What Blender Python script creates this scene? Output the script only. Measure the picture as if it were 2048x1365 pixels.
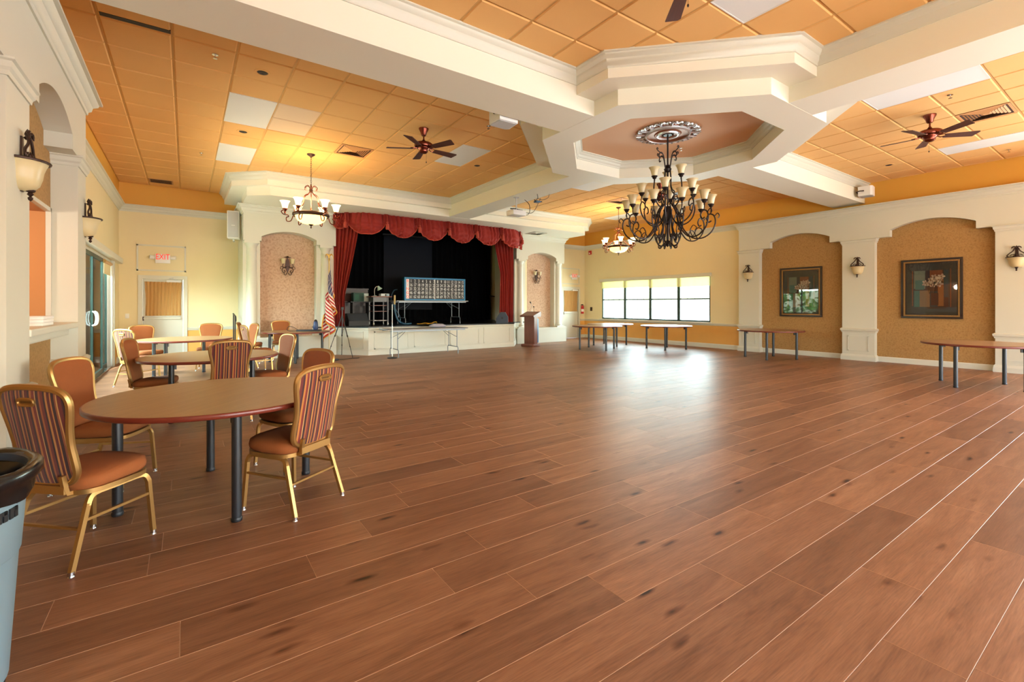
import bpy, bmesh, math, random
from mathutils import Vector, Matrix
R = math.radians
PI = math.pi
random.seed(7)
scene = bpy.context.scene
COL = scene.collection
for o in list(bpy.data.objects):
    bpy.data.objects.remove(o)

# ------------------------------------------------------------------ camera
F_PX, HORIZON, VPX, EYE = 932.0, 610.0, 372.0, 1.40
YAW = math.atan((1024 - VPX) / F_PX)
cam_d = bpy.data.cameras.new('camera')
cam_d.sensor_width = 36.0
cam_d.sensor_fit = 'HORIZONTAL'
cam_d.lens = F_PX / 2048 * 36.0
cam_d.shift_y = -(1365 / 2 - HORIZON) / 2048
cam_d.clip_start = 0.05
cam_d.clip_end = 300
cam = bpy.data.objects.new('camera', cam_d)
cam.location = (0, 0, EYE)
cam.rotation_euler = (R(90), 0, -YAW)
COL.objects.link(cam)
scene.camera = cam

# ------------------------------------------------------------------ world, daylight, exposure
vs = scene.view_settings
vs.view_transform = 'Standard'
vs.look = 'None'
vs.exposure = 0.6
vs.gamma = 1.0
vs.use_curve_mapping = False
world = bpy.data.worlds.new('sky')
scene.world = world
world.use_nodes = True
wn = world.node_tree
wn.nodes.clear()
w_out = wn.nodes.new('ShaderNodeOutputWorld')
w_bg = wn.nodes.new('ShaderNodeBackground')
w_sky = wn.nodes.new('ShaderNodeTexSky')
w_sky.sky_type = 'NISHITA'
w_sky.sun_disc = False
w_sky.sun_elevation = R(48)
w_sky.sun_rotation = R(150)
wn.links.new(w_sky.outputs[0], w_bg.inputs[0])
w_bg.inputs[1].default_value = 1.4
wn.links.new(w_bg.outputs[0], w_out.inputs[0])

def window_light(name, loc, rot, sx, sy, watts, color):
    d = bpy.data.lights.new(name, 'AREA')
    d.shape = 'RECTANGLE'
    d.size, d.size_y = sx, sy
    d.energy = watts
    d.color = color
    o = bpy.data.objects.new(name, d)
    o.location = loc
    o.rotation_euler = rot
    COL.objects.link(o)
    return o
# daylight standing in the window openings: the sliding doors, the window wall, and the glazed wall behind the camera
window_light('daylight_sliding_door', (-2.75, 11.0, 3.1), (0, R(-50), 0), 2.2, 5.6, 1350, (0.90, 0.98, 1.0))
window_light('daylight_window', (14.75, 11.2, 1.75), (0, R(108), 0), 2.2, 5.4, 540, (0.90, 0.98, 1.0))
window_light('daylight_rear_glazing', (6.4, -5.0, 1.45), (R(118), 0, 0), 13.0, 2.3, 260, (0.84, 0.96, 1.0))
window_light('daylight_side_glazing', (14.7, -1.9, 1.40), (0, R(114), 0), 2.2, 4.2, 360, (0.86, 0.96, 1.0))

sun_d = bpy.data.lights.new('sun', 'SUN')
sun_d.energy = 20.0
sun_d.color = (1.0, 1.0, 0.96)
sun_d.angle = R(1.0)
sun = bpy.data.objects.new('sun', sun_d)
sun.rotation_euler = Vector((0.12, 0.78, -0.62)).to_track_quat('-Z', 'Y').to_euler()
COL.objects.link(sun)

cy = scene.cycles
cy.use_denoising = True
cy.max_bounces = 8
cy.diffuse_bounces = 5
cy.glossy_bounces = 3
cy.use_adaptive_sampling = True
cy.adaptive_threshold = 0.06
cy.transmission_bounces = 8
cy.transparent_max_bounces = 12
cy.sample_clamp_indirect = 6.0
cy.caustics_reflective = False
cy.caustics_refractive = False

# ------------------------------------------------------------------ materials
def srgb(c):
    return tuple((x / 255 / 12.92) if x / 255 <= 0.04045 else ((x / 255 + 0.055) / 1.055) ** 2.4 for x in c)

MATS = {}
def mat(name, col, rough=0.6, metal=0.0, vary=0.0, vscale=6.0, bump=0.0, bscale=60.0, emit=None, estr=0.0, spec=0.5, coat=0.0, alpha=None, trans=0.0, sheen=0.0):
    if name in MATS:
        return MATS[name]
    m = bpy.data.materials.new(name)
    m.use_nodes = True
    nt = m.node_tree
    b = nt.nodes['Principled BSDF']
    c = srgb(col) + (1,)
    b.inputs['Base Color'].default_value = c
    b.inputs['Roughness'].default_value = rough
    b.inputs['Metallic'].default_value = metal
    b.inputs['Specular IOR Level'].default_value = spec
    if coat:
        b.inputs['Coat Weight'].default_value = coat
        b.inputs['Coat Roughness'].default_value = 0.05
    if sheen:
        b.inputs['Sheen Weight'].default_value = sheen
    if trans:
        b.inputs['Transmission Weight'].default_value = trans
    if emit:
        b.inputs['Emission Color'].default_value = srgb(emit) + (1,)
        b.inputs['Emission Strength'].default_value = estr
    if vary:
        g = nt.nodes.new('ShaderNodeNewGeometry')
        n = nt.nodes.new('ShaderNodeTexNoise')
        n.inputs['Scale'].default_value = vscale
        n.inputs['Detail'].default_value = 4
        nt.links.new(g.outputs['Position'], n.inputs['Vector'])
        mx = nt.nodes.new('ShaderNodeMix')
        mx.data_type = 'RGBA'
        mx.inputs[6].default_value = tuple(x * (1 - vary) for x in c[:3]) + (1,)
        mx.inputs[7].default_value = tuple(min(1, x * (1 + vary)) for x in c[:3]) + (1,)
        nt.links.new(n.outputs[0], mx.inputs[0])
        nt.links.new(mx.outputs[2], b.inputs['Base Color'])
    if bump:
        g = nt.nodes.new('ShaderNodeNewGeometry')
        n = nt.nodes.new('ShaderNodeTexNoise')
        n.inputs['Scale'].default_value = bscale
        n.inputs['Detail'].default_value = 3
        nt.links.new(g.outputs['Position'], n.inputs['Vector'])
        bp = nt.nodes.new('ShaderNodeBump')
        bp.inputs['Strength'].default_value = bump
        bp.inputs['Distance'].default_value = 0.01
        nt.links.new(n.outputs[0], bp.inputs['Height'])
        nt.links.new(bp.outputs[0], b.inputs['Normal'])
    MATS[name] = m
    return m

def N(nt, typ, **kw):
    n = nt.nodes.new(typ)
    for k, v in kw.items():
        setattr(n, k, v)
    return n

def ramp(nt, stops, interp='LINEAR'):
    r = nt.nodes.new('ShaderNodeValToRGB')
    r.color_ramp.interpolation = interp
    e = r.color_ramp.elements
    while len(e) > 1:
        e.remove(e[-1])
    e[0].position = stops[0][0]
    e[0].color = srgb(stops[0][1]) + (1,)
    for p, c in stops[1:]:
        x = e.new(p)
        x.color = srgb(c) + (1,)
    return r

def math_node(nt, op, a, b=None):
    n = nt.nodes.new('ShaderNodeMath')
    n.operation = op
    for i, x in enumerate((a, b)):
        if x is None:
            continue
        if isinstance(x, (int, float)):
            n.inputs[i].default_value = x
        else:
            nt.links.new(x, n.inputs[i])
    return n.outputs[0]

def floor_material():
    m = mat('oak_plank', (150, 105, 75), 0.33, spec=0.4)
    nt = m.node_tree
    b = nt.nodes['Principled BSDF']
    geo = N(nt, 'ShaderNodeNewGeometry')
    inf = N(nt, 'ShaderNodeObjectInfo')
    att = N(nt, 'ShaderNodeAttribute', attribute_name='rnd')
    rnd = math_node(nt, 'FRACT', math_node(nt, 'ADD', inf.outputs['Random'], att.outputs['Fac']))
    off = N(nt, 'ShaderNodeCombineXYZ')
    nt.links.new(math_node(nt, 'MULTIPLY', rnd, 37.0), off.inputs[0])
    nt.links.new(math_node(nt, 'MULTIPLY', rnd, 91.0), off.inputs[1])
    va = N(nt, 'ShaderNodeVectorMath', operation='ADD')
    nt.links.new(geo.outputs['Position'], va.inputs[0])
    nt.links.new(off.outputs[0], va.inputs[1])
    def mapped(sx, sy):
        vm = N(nt, 'ShaderNodeVectorMath', operation='MULTIPLY')
        vm.inputs[1].default_value = (sx, sy, 1)
        nt.links.new(va.outputs[0], vm.inputs[0])
        return vm.outputs[0]
    n1 = N(nt, 'ShaderNodeTexNoise')
    n1.inputs['Scale'].default_value = 1.0
    n1.inputs['Detail'].default_value = 6
    n1.inputs['Roughness'].default_value = 0.62
    n1.inputs['Distortion'].default_value = 0.7
    nt.links.new(mapped(1.5, 13), n1.inputs['Vector'])
    n2 = N(nt, 'ShaderNodeTexNoise')
    n2.inputs['Scale'].default_value = 1.0
    n2.inputs['Detail'].default_value = 3
    nt.links.new(mapped(9, 150), n2.inputs['Vector'])
    r1 = ramp(nt, [(0.2, (118, 80, 56)), (0.42, (148, 106, 77)), (0.6, (164, 121, 90)), (0.85, (186, 144, 111))])
    nt.links.new(n1.outputs[0], r1.inputs[0])
    # fine grain
    mx = N(nt, 'ShaderNodeMix', data_type='RGBA', blend_type='MULTIPLY')
    mx.inputs[0].default_value = 0.55
    r2 = ramp(nt, [(0.3, (190, 186, 182)), (0.62, (255, 255, 255))])
    nt.links.new(n2.outputs[0], r2.inputs[0])
    nt.links.new(r1.outputs[0], mx.inputs[6])
    nt.links.new(r2.outputs[0], mx.inputs[7])
    # per plank tone
    tone = N(nt, 'ShaderNodeMix', data_type='RGBA', blend_type='MULTIPLY')
    tone.inputs[0].default_value = 1.0
    r3 = ramp(nt, [(0.0, (208, 200, 196)), (0.5, (236, 230, 226)), (1.0, (255, 250, 244))])
    rr = math_node(nt, 'FRACT', math_node(nt, 'MULTIPLY', rnd, 7.31))
    nt.links.new(rr, r3.inputs[0])
    nt.links.new(mx.outputs[2], tone.inputs[6])
    nt.links.new(r3.outputs[0], tone.inputs[7])
    # knots and cracks
    dn = N(nt, 'ShaderNodeTexNoise')
    dn.inputs['Scale'].default_value = 1.0
    nt.links.new(mapped(7, 16), dn.inputs['Vector'])
    vo = N(nt, 'ShaderNodeTexVoronoi')
    vo.inputs['Scale'].default_value = 1.0
    va2 = N(nt, 'ShaderNodeVectorMath', operation='ADD')
    nt.links.new(mapped(2.2, 7.5), va2.inputs[0])
    sc = N(nt, 'ShaderNodeVectorMath', operation='SCALE')
    sc.inputs['Scale'].default_value = 0.22
    nt.links.new(dn.outputs['Color'], sc.inputs[0])
    nt.links.new(sc.outputs[0], va2.inputs[1])
    nt.links.new(va2.outputs[0], vo.inputs['Vector'])
    kr = ramp(nt, [(0.0, (46, 32, 24)), (0.055, (70, 48, 36)), (0.11, (196, 178, 166)), (0.2, (255, 255, 255))])
    nt.links.new(vo.outputs['Distance'], kr.inputs[0])
    # only some cells carry a knot
    sel = math_node(nt, 'GREATER_THAN', N(nt, 'ShaderNodeSeparateColor').outputs[0], 0.45)
    sepn = sel.node.inputs[0].links[0].from_node
    nt.links.new(vo.outputs['Color'], sepn.inputs[0])
    kn = N(nt, 'ShaderNodeMix', data_type='RGBA', blend_type='MULTIPLY')
    nt.links.new(sel, kn.inputs[0])
    nt.links.new(tone.outputs[2], kn.inputs[6])
    nt.links.new(kr.outputs[0], kn.inputs[7])
    nt.links.new(kn.outputs[2], b.inputs['Base Color'])
    rg = N(nt, 'ShaderNodeMapRange')
    rg.inputs['To Min'].default_value = 0.36
    rg.inputs['To Max'].default_value = 0.48
    nt.links.new(n2.outputs[0], rg.inputs[0])
    nt.links.new(rg.outputs[0], b.inputs['Roughness'])
    bp = N(nt, 'ShaderNodeBump')
    bp.inputs['Strength'].default_value = 0.08
    bp.inputs['Distance'].default_value = 0.003
    nt.links.new(n2.outputs[0], bp.inputs['Height'])
    nt.links.new(bp.outputs[0], b.inputs['Normal'])
    return m

def stripe_material():
    m = mat('striped_fabric', (120, 60, 40), 0.8, sheen=0.2)
    nt = m.node_tree
    b = nt.nodes['Principled BSDF']
    tc = N(nt, 'ShaderNodeTexCoord')
    sx = N(nt, 'ShaderNodeSeparateXYZ')
    nt.links.new(tc.outputs['Object'], sx.inputs[0])
    fr = math_node(nt, 'FRACT', math_node(nt, 'ADD', math_node(nt, 'MULTIPLY', sx.outputs[0], 5.6), 0.35))
    st = [(0, (84, 26, 22)), (.08, (168, 104, 46)), (.12, (46, 18, 20)), (.2, (128, 66, 32)), (.25, (184, 136, 76)), (.28, (96, 30, 24)),
          (.38, (56, 22, 26)), (.45, (170, 104, 42)), (.52, (110, 34, 26)), (.62, (190, 144, 84)), (.65, (50, 20, 22)), (.74, (150, 82, 34)),
          (.8, (100, 32, 24)), (.88, (46, 20, 24)), (.94, (172, 114, 52))]
    r = ramp(nt, st, 'CONSTANT')
    nt.links.new(fr, r.inputs[0])
    nt.links.new(r.outputs[0], b.inputs['Base Color'])
    return m

def fabric_material(name, c1, c2, scale):
    m = mat(name, c1, 0.85, sheen=0.15)
    nt = m.node_tree
    b = nt.nodes['Principled BSDF']
    tc = N(nt, 'ShaderNodeTexCoord')
    w = N(nt, 'ShaderNodeTexWave')
    w.inputs['Scale'].default_value = scale
    w.inputs['Distortion'].default_value = 0.6
    nt.links.new(tc.outputs['Object'], w.inputs['Vector'])
    r = ramp(nt, [(0, c1), (1, c2)])
    nt.links.new(w.outputs['Fac'], r.inputs[0])
    nt.links.new(r.outputs[0], b.inputs['Base Color'])
    return m

def paper_material(name, c1, c2, scale, rough=0.75):
    m = mat(name, c1, rough)
    nt = m.node_tree
    b = nt.nodes['Principled BSDF']
    g = N(nt, 'ShaderNodeNewGeometry')
    n = N(nt, 'ShaderNodeTexNoise')
    n.inputs['Scale'].default_value = scale
    n.inputs['Detail'].default_value = 5
    n.inputs['Roughness'].default_value = 0.7
    nt.links.new(g.outputs['Position'], n.inputs['Vector'])
    v = N(nt, 'ShaderNodeTexVoronoi', feature='DISTANCE_TO_EDGE')
    v.inputs['Scale'].default_value = scale * 0.55
    nt.links.new(g.outputs['Position'], v.inputs['Vector'])
    a = math_node(nt, 'ADD', n.outputs[0], math_node(nt, 'MULTIPLY', v.outputs['Distance'], -0.35))
    r = ramp(nt, [(0.28, c1), (0.52, c2)])
    nt.links.new(a, r.inputs[0])
    nt.links.new(r.outputs[0], b.inputs['Base Color'])
    return m

def wood_material(name, c1, c2, rough=0.3, coat=0.0, sx=3, sy=40):
    m = mat(name, c1, rough, coat=coat)
    nt = m.node_tree
    b = nt.nodes['Principled BSDF']
    tc = N(nt, 'ShaderNodeTexCoord')
    vm = N(nt, 'ShaderNodeVectorMath', operation='MULTIPLY')
    vm.inputs[1].default_value = (sx, sy, sx)
    nt.links.new(tc.outputs['Object'], vm.inputs[0])
    n = N(nt, 'ShaderNodeTexNoise')
    n.inputs['Scale'].default_value = 1
    n.inputs['Detail'].default_value = 5
    n.inputs['Distortion'].default_value = 0.4
    nt.links.new(vm.outputs[0], n.inputs['Vector'])
    r = ramp(nt, [(0.25, c1), (0.75, c2)])
    nt.links.new(n.outputs[0], r.inputs[0])
    nt.links.new(r.outputs[0], b.inputs['Base Color'])
    return m

def glass_material(name, tint=(255, 255, 255), ior=1.45):
    m = bpy.data.materials.new(name)
    m.use_nodes = True
    nt = m.node_tree
    nt.nodes.clear()
    o = N(nt, 'ShaderNodeOutputMaterial')
    t = N(nt, 'ShaderNodeBsdfTransparent')
    t.inputs[0].default_value = srgb(tint) + (1,)
    g = N(nt, 'ShaderNodeBsdfGlossy')
    g.inputs['Roughness'].default_value = 0.02
    fr = N(nt, 'ShaderNodeFresnel')
    fr.inputs[0].default_value = ior
    mx = N(nt, 'ShaderNodeMixShader')
    nt.links.new(fr.outputs[0], mx.inputs[0])
    nt.links.new(t.outputs[0], mx.inputs[1])
    nt.links.new(g.outputs[0], mx.inputs[2])
    nt.links.new(mx.outputs[0], o.inputs[0])
    MATS[name] = m
    return m

M_FLOOR = floor_material()
M_SEAM = mat('plank_edge_gleam', (190, 150, 118), 0.4)  # gleam of the bevels put into the colour, lighter than the plank faces
M_SUB = mat('subfloor', (70, 50, 38), 0.8)
M_TRIM = mat('cream_trim', (208, 206, 190), 0.45)
M_BEAM = mat('cream_beam', (230, 226, 208), 0.55)
M_WALL = mat('pale_yellow_wall', (226, 210, 166), 0.6, vary=0.03, vscale=2)
M_BAND = mat('ochre_band', (224, 166, 66), 0.6, vary=0.04, vscale=2)
M_DADO = mat('ochre_dado', (226, 170, 86), 0.55, vary=0.05, vscale=3)
M_TILE = mat('peach_tile', (230, 180, 112), 0.9, vary=0.05, vscale=1.2, bump=0.15, bscale=160)
M_GRID = mat('peach_grid', (210, 166, 100), 0.7)
M_PATCH = mat('pale_patch_tile', (226, 198, 164), 0.9)
M_DIFF = mat('light_diffuser', (226, 228, 226), 0.5)
M_COFFER = mat('peach_coffer', (222, 176, 136), 0.7)
M_PAPER = paper_material('brown_wallpaper', (150, 112, 62), (172, 132, 78), 34)
M_PAPER2 = paper_material('rose_wallpaper', (172, 138, 112), (200, 168, 142), 22)
M_STRIPE = stripe_material()
M_ORANGE = mat('rust_fabric', (142, 76, 28), 0.85, vary=.06, vscale=40, bump=.3, bscale=400)
M_GOLD = mat('gold_metal', (176, 136, 80), 0.36, metal=0.8)
M_CHROME = mat('chrome', (205, 205, 205), 0.22, metal=1.0)
M_TABLE = wood_material('walnut_laminate', (148, 114, 76), (164, 130, 90), 0.33, sx=2, sy=30)
M_EDGE = mat('mahogany_edge', (108, 42, 28), 0.3)
M_BLACK = mat('black_metal', (30, 31, 34), 0.35, spec=0.6)
M_BLACKP = mat('black_plastic', (22, 22, 24), 0.5)
M_BRONZE = mat('bronze', (66, 46, 38), 0.42, metal=0.6)
M_IRON = mat('dark_iron', (44, 34, 32), 0.45, metal=0.5)
M_COPPER = mat('copper', (120, 62, 48), 0.25, metal=0.95)
M_BLADE = wood_material('fan_blade', (66, 34, 28), (82, 44, 36), 0.45)
M_AMBER = mat('amber_glass', (222, 204, 158), 0.3, trans=0.15)
M_LIT = mat('lit_glass', (255, 236, 190), 0.3, emit=(255, 214, 140), estr=4.5)
M_LITBOWL = mat('lit_bowl', (255, 226, 170), 0.3, emit=(255, 196, 104), estr=2.6)
M_RED = mat('red_velvet', (146, 36, 26), 0.8, vary=0.12, vscale=14)
M_TASSEL = mat('red_tassel', (172, 62, 44), 0.7)
M_DRAPE = mat('black_drape', (7, 7, 9), 0.95, spec=0.1)
M_STAGE = mat('black_stage', (14, 14, 16), 0.3)
M_SCREEN = mat('grey_screen', (14, 17, 26), 0.7, spec=0.2)
M_WHITE = mat('white_plastic', (228, 228, 224), 0.4)
M_GREY = mat('grey_plastic', (188, 188, 188), 0.45)
M_DGREEN = mat('dark_green_frame', (38, 62, 56), 0.4)
M_GLASS = glass_material('window_glass', (236, 244, 240), 1.12)
M_REDP = mat('red_plastic', (188, 24, 20), 0.4)
M_WOOD = wood_material('lectern_wood', (96, 48, 30), (122, 66, 42), 0.4)
M_BLUE = mat('blue_panel', (28, 104, 150), 0.5)
M_NAPKIN = mat('white_paper', (236, 234, 228), 0.8)
M_SHADEY = mat('yellow_shade', (236, 224, 160), 0.9, trans=0.5)
M_TAN = fabric_material('tan_curtain', (182, 138, 78), (198, 154, 94), 20)
# ------------------------------------------------------------------ mesh helpers
class MB:
    def __init__(s):
        s.v, s.f, s.mi, s.mats = [], [], [], []
    def m(s, material):
        if material not in s.mats:
            s.mats.append(material)
        return s.mats.index(material)
    def add(s, vs, fs, material):
        b = len(s.v)
        k = s.m(material)
        s.v += [tuple(x) for x in vs]
        s.f += [tuple(b + i for i in f) for f in fs]
        s.mi += [k] * len(fs)
    def box(s, a, b, material, mtx=None):
        x0, x1 = sorted((a[0], b[0])); y0, y1 = sorted((a[1], b[1])); z0, z1 = sorted((a[2], b[2]))
        vs = [Vector(p) for p in ((x0, y0, z0), (x1, y0, z0), (x1, y1, z0), (x0, y1, z0), (x0, y0, z1), (x1, y0, z1), (x1, y1, z1), (x0, y1, z1))]
        if mtx is not None:
            vs = [mtx @ p for p in vs]
        s.add(vs, [(3, 2, 1, 0), (4, 5, 6, 7), (0, 1, 5, 4), (1, 2, 6, 5), (2, 3, 7, 6), (3, 0, 4, 7)], material)
    def cbox(s, a, b, c, material, mtx=None):
        """box with chamfered edges (octagon section on every axis, via bmesh)"""
        bm = bmesh.new()
        bmesh.ops.create_cube(bm, size=1)
        ctr = [(a[i] + b[i]) / 2 for i in range(3)]
        sz = [abs(b[i] - a[i]) for i in range(3)]
        for v in bm.verts:
            v.co = Vector((ctr[0] + v.co.x * sz[0], ctr[1] + v.co.y * sz[1], ctr[2] + v.co.z * sz[2]))
        bmesh.ops.bevel(bm, geom=list(bm.edges), offset=c, segments=2, affect='EDGES', profile=0.6)
        bm.verts.index_update()
        vs = [(mtx @ v.co) if mtx is not None else v.co.copy() for v in bm.verts]
        s.add(vs, [[v.index for v in f.verts] for f in bm.faces], material)
        bm.free()
    def prism(s, poly, z0, z1, material, mp=None):
        """poly 2D ccw; mp maps (x,y,z)->3D"""
        n = len(poly)
        mp = mp or (lambda x, y, z: (x, y, z))
        vs = [mp(x, y, z0) for x, y in poly] + [mp(x, y, z1) for x, y in poly]
        fs = [tuple(range(n - 1, -1, -1)), tuple(range(n, 2 * n))] + [(i, (i + 1) % n, n + (i + 1) % n, n + i) for i in range(n)]
        s.add(vs, fs, material)
    def ring(s, outer, inner, z0, z1, material):
        """prism ring between two polygons of equal vertex count"""
        n = len(outer)
        vs = [(x, y, z) for z in (z0, z1) for p in (outer, inner) for x, y in p]
        fs = []
        for i in range(n):
            j = (i + 1) % n
            fs += [(i, n + i, n + j, j), (2 * n + i, 2 * n + j, 3 * n + j, 3 * n + i), (i, j, 2 * n + j, 2 * n + i), (n + j, n + i, 3 * n + i, 3 * n + j)]
        s.add(vs, fs, material)
    def cyl(s, p0, p1, r0, r1, material, n=12, caps=True):
        p0, p1 = Vector(p0), Vector(p1)
        d = (p1 - p0).normalized()
        a = d.orthogonal().normalized()
        b = d.cross(a)
        vs = [p + (a * math.cos(2 * PI * i / n) + b * math.sin(2 * PI * i / n)) * r for p, r in ((p0, r0), (p1, r1)) for i in range(n)]
        fs = [(i, (i + 1) % n, n + (i + 1) % n, n + i) for i in range(n)]
        if caps:
            fs += [tuple(range(n - 1, -1, -1)), tuple(range(n, 2 * n))]
        s.add(vs, fs, material)
    def lathe(s, prof, material, n=20, c=(0, 0, 0), mtx=None, a0=0.0, a1=2 * PI):
        full = abs(a1 - a0 - 2 * PI) < 1e-6
        k = n if full else n + 1
        vs = []
        for r, z in prof:
            for i in range(k):
                t = a0 + (a1 - a0) * i / n
                p = Vector((c[0] + r * math.cos(t), c[1] + r * math.sin(t), c[2] + z))
                vs.append(mtx @ p if mtx is not None else p)
        fs = []
        for j in range(len(prof) - 1):
            for i in range(n):
                i2 = (i + 1) % k
                fs.append((j * k + i, j * k + i2, (j + 1) * k + i2, (j + 1) * k + i))
        s.add(vs, fs, material)
    def tube(s, pts, r, material, n=6, closed=False, sq=False):
        pts = [Vector(p) for p in pts]
        m = len(pts)
        rs = r if isinstance(r, (list, tuple)) else [r] * m
        tg = []
        for i in range(m):
            a = pts[(i - 1) % m] if (closed or i > 0) else pts[i]
            b = pts[(i + 1) % m] if (closed or i < m - 1) else pts[i]
            t = (b - a)
            tg.append(t.normalized() if t.length > 1e-9 else Vector((0, 0, 1)))
        u = tg[0].orthogonal().normalized()
        if sq:
            ref = Vector((1, 0, 0)) if abs(tg[0].x) < 0.9 else Vector((0, 1, 0))
            u = (ref - tg[0] * ref.dot(tg[0])).normalized()
            n = 4
        vs = []
        for i in range(m):
            u = u - tg[i] * u.dot(tg[i])
            u = u.normalized() if u.length > 1e-6 else tg[i].orthogonal().normalized()
            w = tg[i].cross(u)
            for k in range(n):
                t = 2 * PI * (k + (0.5 if sq else 0)) / n
                vs.append(pts[i] + (u * math.cos(t) + w * math.sin(t)) * rs[i] * (1.3 if sq else 1))
        fs = []
        for i in range(m if closed else m - 1):
            for k in range(n):
                a, b = i * n + k, i * n + (k + 1) % n
                c, d = ((i + 1) % m) * n + (k + 1) % n, ((i + 1) % m) * n + k
                fs.append((a, b, c, d))
        if not closed:
            fs += [tuple(range(n - 1, -1, -1)), tuple((m - 1) * n + k for k in range(n))]
        s.add(vs, fs, material)
    def sphere(s, c, r, material, n=10, sz=1.0):
        pr = [(max(1e-4, r * math.sin(PI * i / (n // 2 + 1))), -r * sz * math.cos(PI * i / (n // 2 + 1))) for i in range(n // 2 + 2)]
        s.lathe(pr, material, n, c)
    def sweep(s, path, prof, material, closed=False, side=1):
        """moulding: prof [(out,z)] swept along a 2D path with mitred corners; out is to the left (side=1) of travel"""
        P = [Vector((p[0], p[1])) for p in path]
        m = len(P)
        k = len(prof)
        vs = []
        for i in range(m):
            d0 = (P[i] - P[i - 1]).normalized() if (closed or i > 0) else None
            d1 = (P[(i + 1) % m] - P[i]).normalized() if (closed or i < m - 1) else None
            d0 = d0 or d1
            d1 = d1 or d0
            n0 = Vector((-d0.y, d0.x)) * side
            n1 = Vector((-d1.y, d1.x)) * side
            nn = n0 + n1
            nn = nn / max(0.15, nn.dot(n0)) if nn.length > 1e-6 else n0
            for o, z in prof:
                vs.append((P[i].x + nn.x * o, P[i].y + nn.y * o, z))
        fs = []
        for i in range(m if closed else m - 1):
            j = (i + 1) % m
            for q in range(k):
                q2 = (q + 1) % k
                fs.append((i * k + q, j * k + q, j * k + q2, i * k + q2))
        if not closed:
            fs += [tuple(range(k - 1, -1, -1)), tuple((m - 1) * k + q for q in range(k))]
        s.add(vs, fs, material)
    def mesh(s, name, smooth=True, ang=38, recalc=True):
        me = bpy.data.meshes.new(name)
        me.from_pydata(s.v, [], s.f)
        for x in s.mats:
            me.materials.append(x)
        me.polygons.foreach_set('material_index', s.mi)
        if recalc:
            bm = bmesh.new()
            bm.from_mesh(me)
            bmesh.ops.recalc_face_normals(bm, faces=bm.faces)
            bm.to_mesh(me)
            bm.free()
        if smooth:
            me.polygons.foreach_set('use_smooth', [True] * len(me.polygons))
            me.set_sharp_from_angle(angle=R(ang))
        me.update()
        return me

def link(name, me, parent=None, loc=None, rz=None):
    o = bpy.data.objects.new(name, me)
    COL.objects.link(o)
    if parent:
        o.parent = parent
    if loc is not None:
        o.location = loc
    if rz is not None:
        o.rotation_euler = (0, 0, rz)
    return o
def tag(o, label=None, cat=None, group=None, kind=None):
    if label: o['label'] = label
    if cat: o['category'] = cat
    if group: o['group'] = group
    if kind: o['kind'] = kind
    return o
def ob(name, mb, parent=None, smooth=True, loc=None, rz=None, ang=38):
    return link(name, mb.mesh(name, smooth, ang), parent, loc, rz)
def struct(name, mb, smooth=False, parent=None, ang=38):
    o = ob(name, mb, parent, smooth, ang=ang)
    if not parent:
        o['kind'] = 'structure'
    return o
def thing(name, loc, label, cat, rz=0.0, group=None):
    o = bpy.data.objects.new(name, None)
    o.empty_display_size = 0.1
    COL.objects.link(o)
    o.location = loc
    o.rotation_euler = (0, 0, rz)
    return tag(o, label, cat, group)
def copy_tree(src, loc, rz, label, parent=None):
    c = src.copy()
    COL.objects.link(c)
    c.parent = parent
    if parent is None:
        c.location = loc
        c.rotation_euler = (0, 0, rz)
        c['label'] = label
    for ch in src.children:
        copy_tree(ch, None, None, None, c)
    return c
def single(name, build, label, cat, loc=(0, 0, 0), rz=0.0, group=None, smooth=True, ang=38):
    mb = MB()
    build(mb)
    o = ob(name, mb, None, smooth, loc, rz, ang)
    return tag(o, label, cat, group)
def P_(name, parent, build, smooth=True, ang=38):
    mb = MB()
    build(mb)
    return ob(name, mb, parent, smooth, ang=ang)
def rotz(a): return Matrix.Rotation(a, 4, 'Z')
def rotx(a): return Matrix.Rotation(a, 4, 'X')
def roty(a): return Matrix.Rotation(a, 4, 'Y')
def T(x, y, z): return Matrix.Translation((x, y, z))
def spiral(c, r0, r1, a0, a1, n, plane):
    """points of a scroll; plane(u,v)->3D offset"""
    out = []
    for i in range(n + 1):
        t = i / n
        r = r0 + (r1 - r0) * t
        a = a0 + (a1 - a0) * t
        out.append(plane(c[0] + r * math.cos(a), c[1] + r * math.sin(a)))
    return out
def bez(p0, p1, p2, p3, n=8):
    out = []
    for i in range(n + 1):
        t = i / n
        a = (1 - t) ** 3; b = 3 * (1 - t) ** 2 * t; c = 3 * (1 - t) * t * t; d = t ** 3
        out.append(tuple(a * p0[k] + b * p1[k] + c * p2[k] + d * p3[k] for k in range(len(p0))))
    return out
def catmull(pts, n=5):
    pts = [Vector(p) for p in pts]
    out = []
    for i in range(len(pts) - 1):
        p0 = pts[max(0, i - 1)]; p1 = pts[i]; p2 = pts[i + 1]; p3 = pts[min(len(pts) - 1, i + 2)]
        for k in range(n):
            t = k / n
            out.append(0.5 * ((2 * p1) + (p2 - p0) * t + (2 * p0 - 5 * p1 + 4 * p2 - p3) * t * t + (3 * p1 - p0 - 3 * p2 + p3) * t ** 3))
    out.append(pts[-1])
    return out

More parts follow.
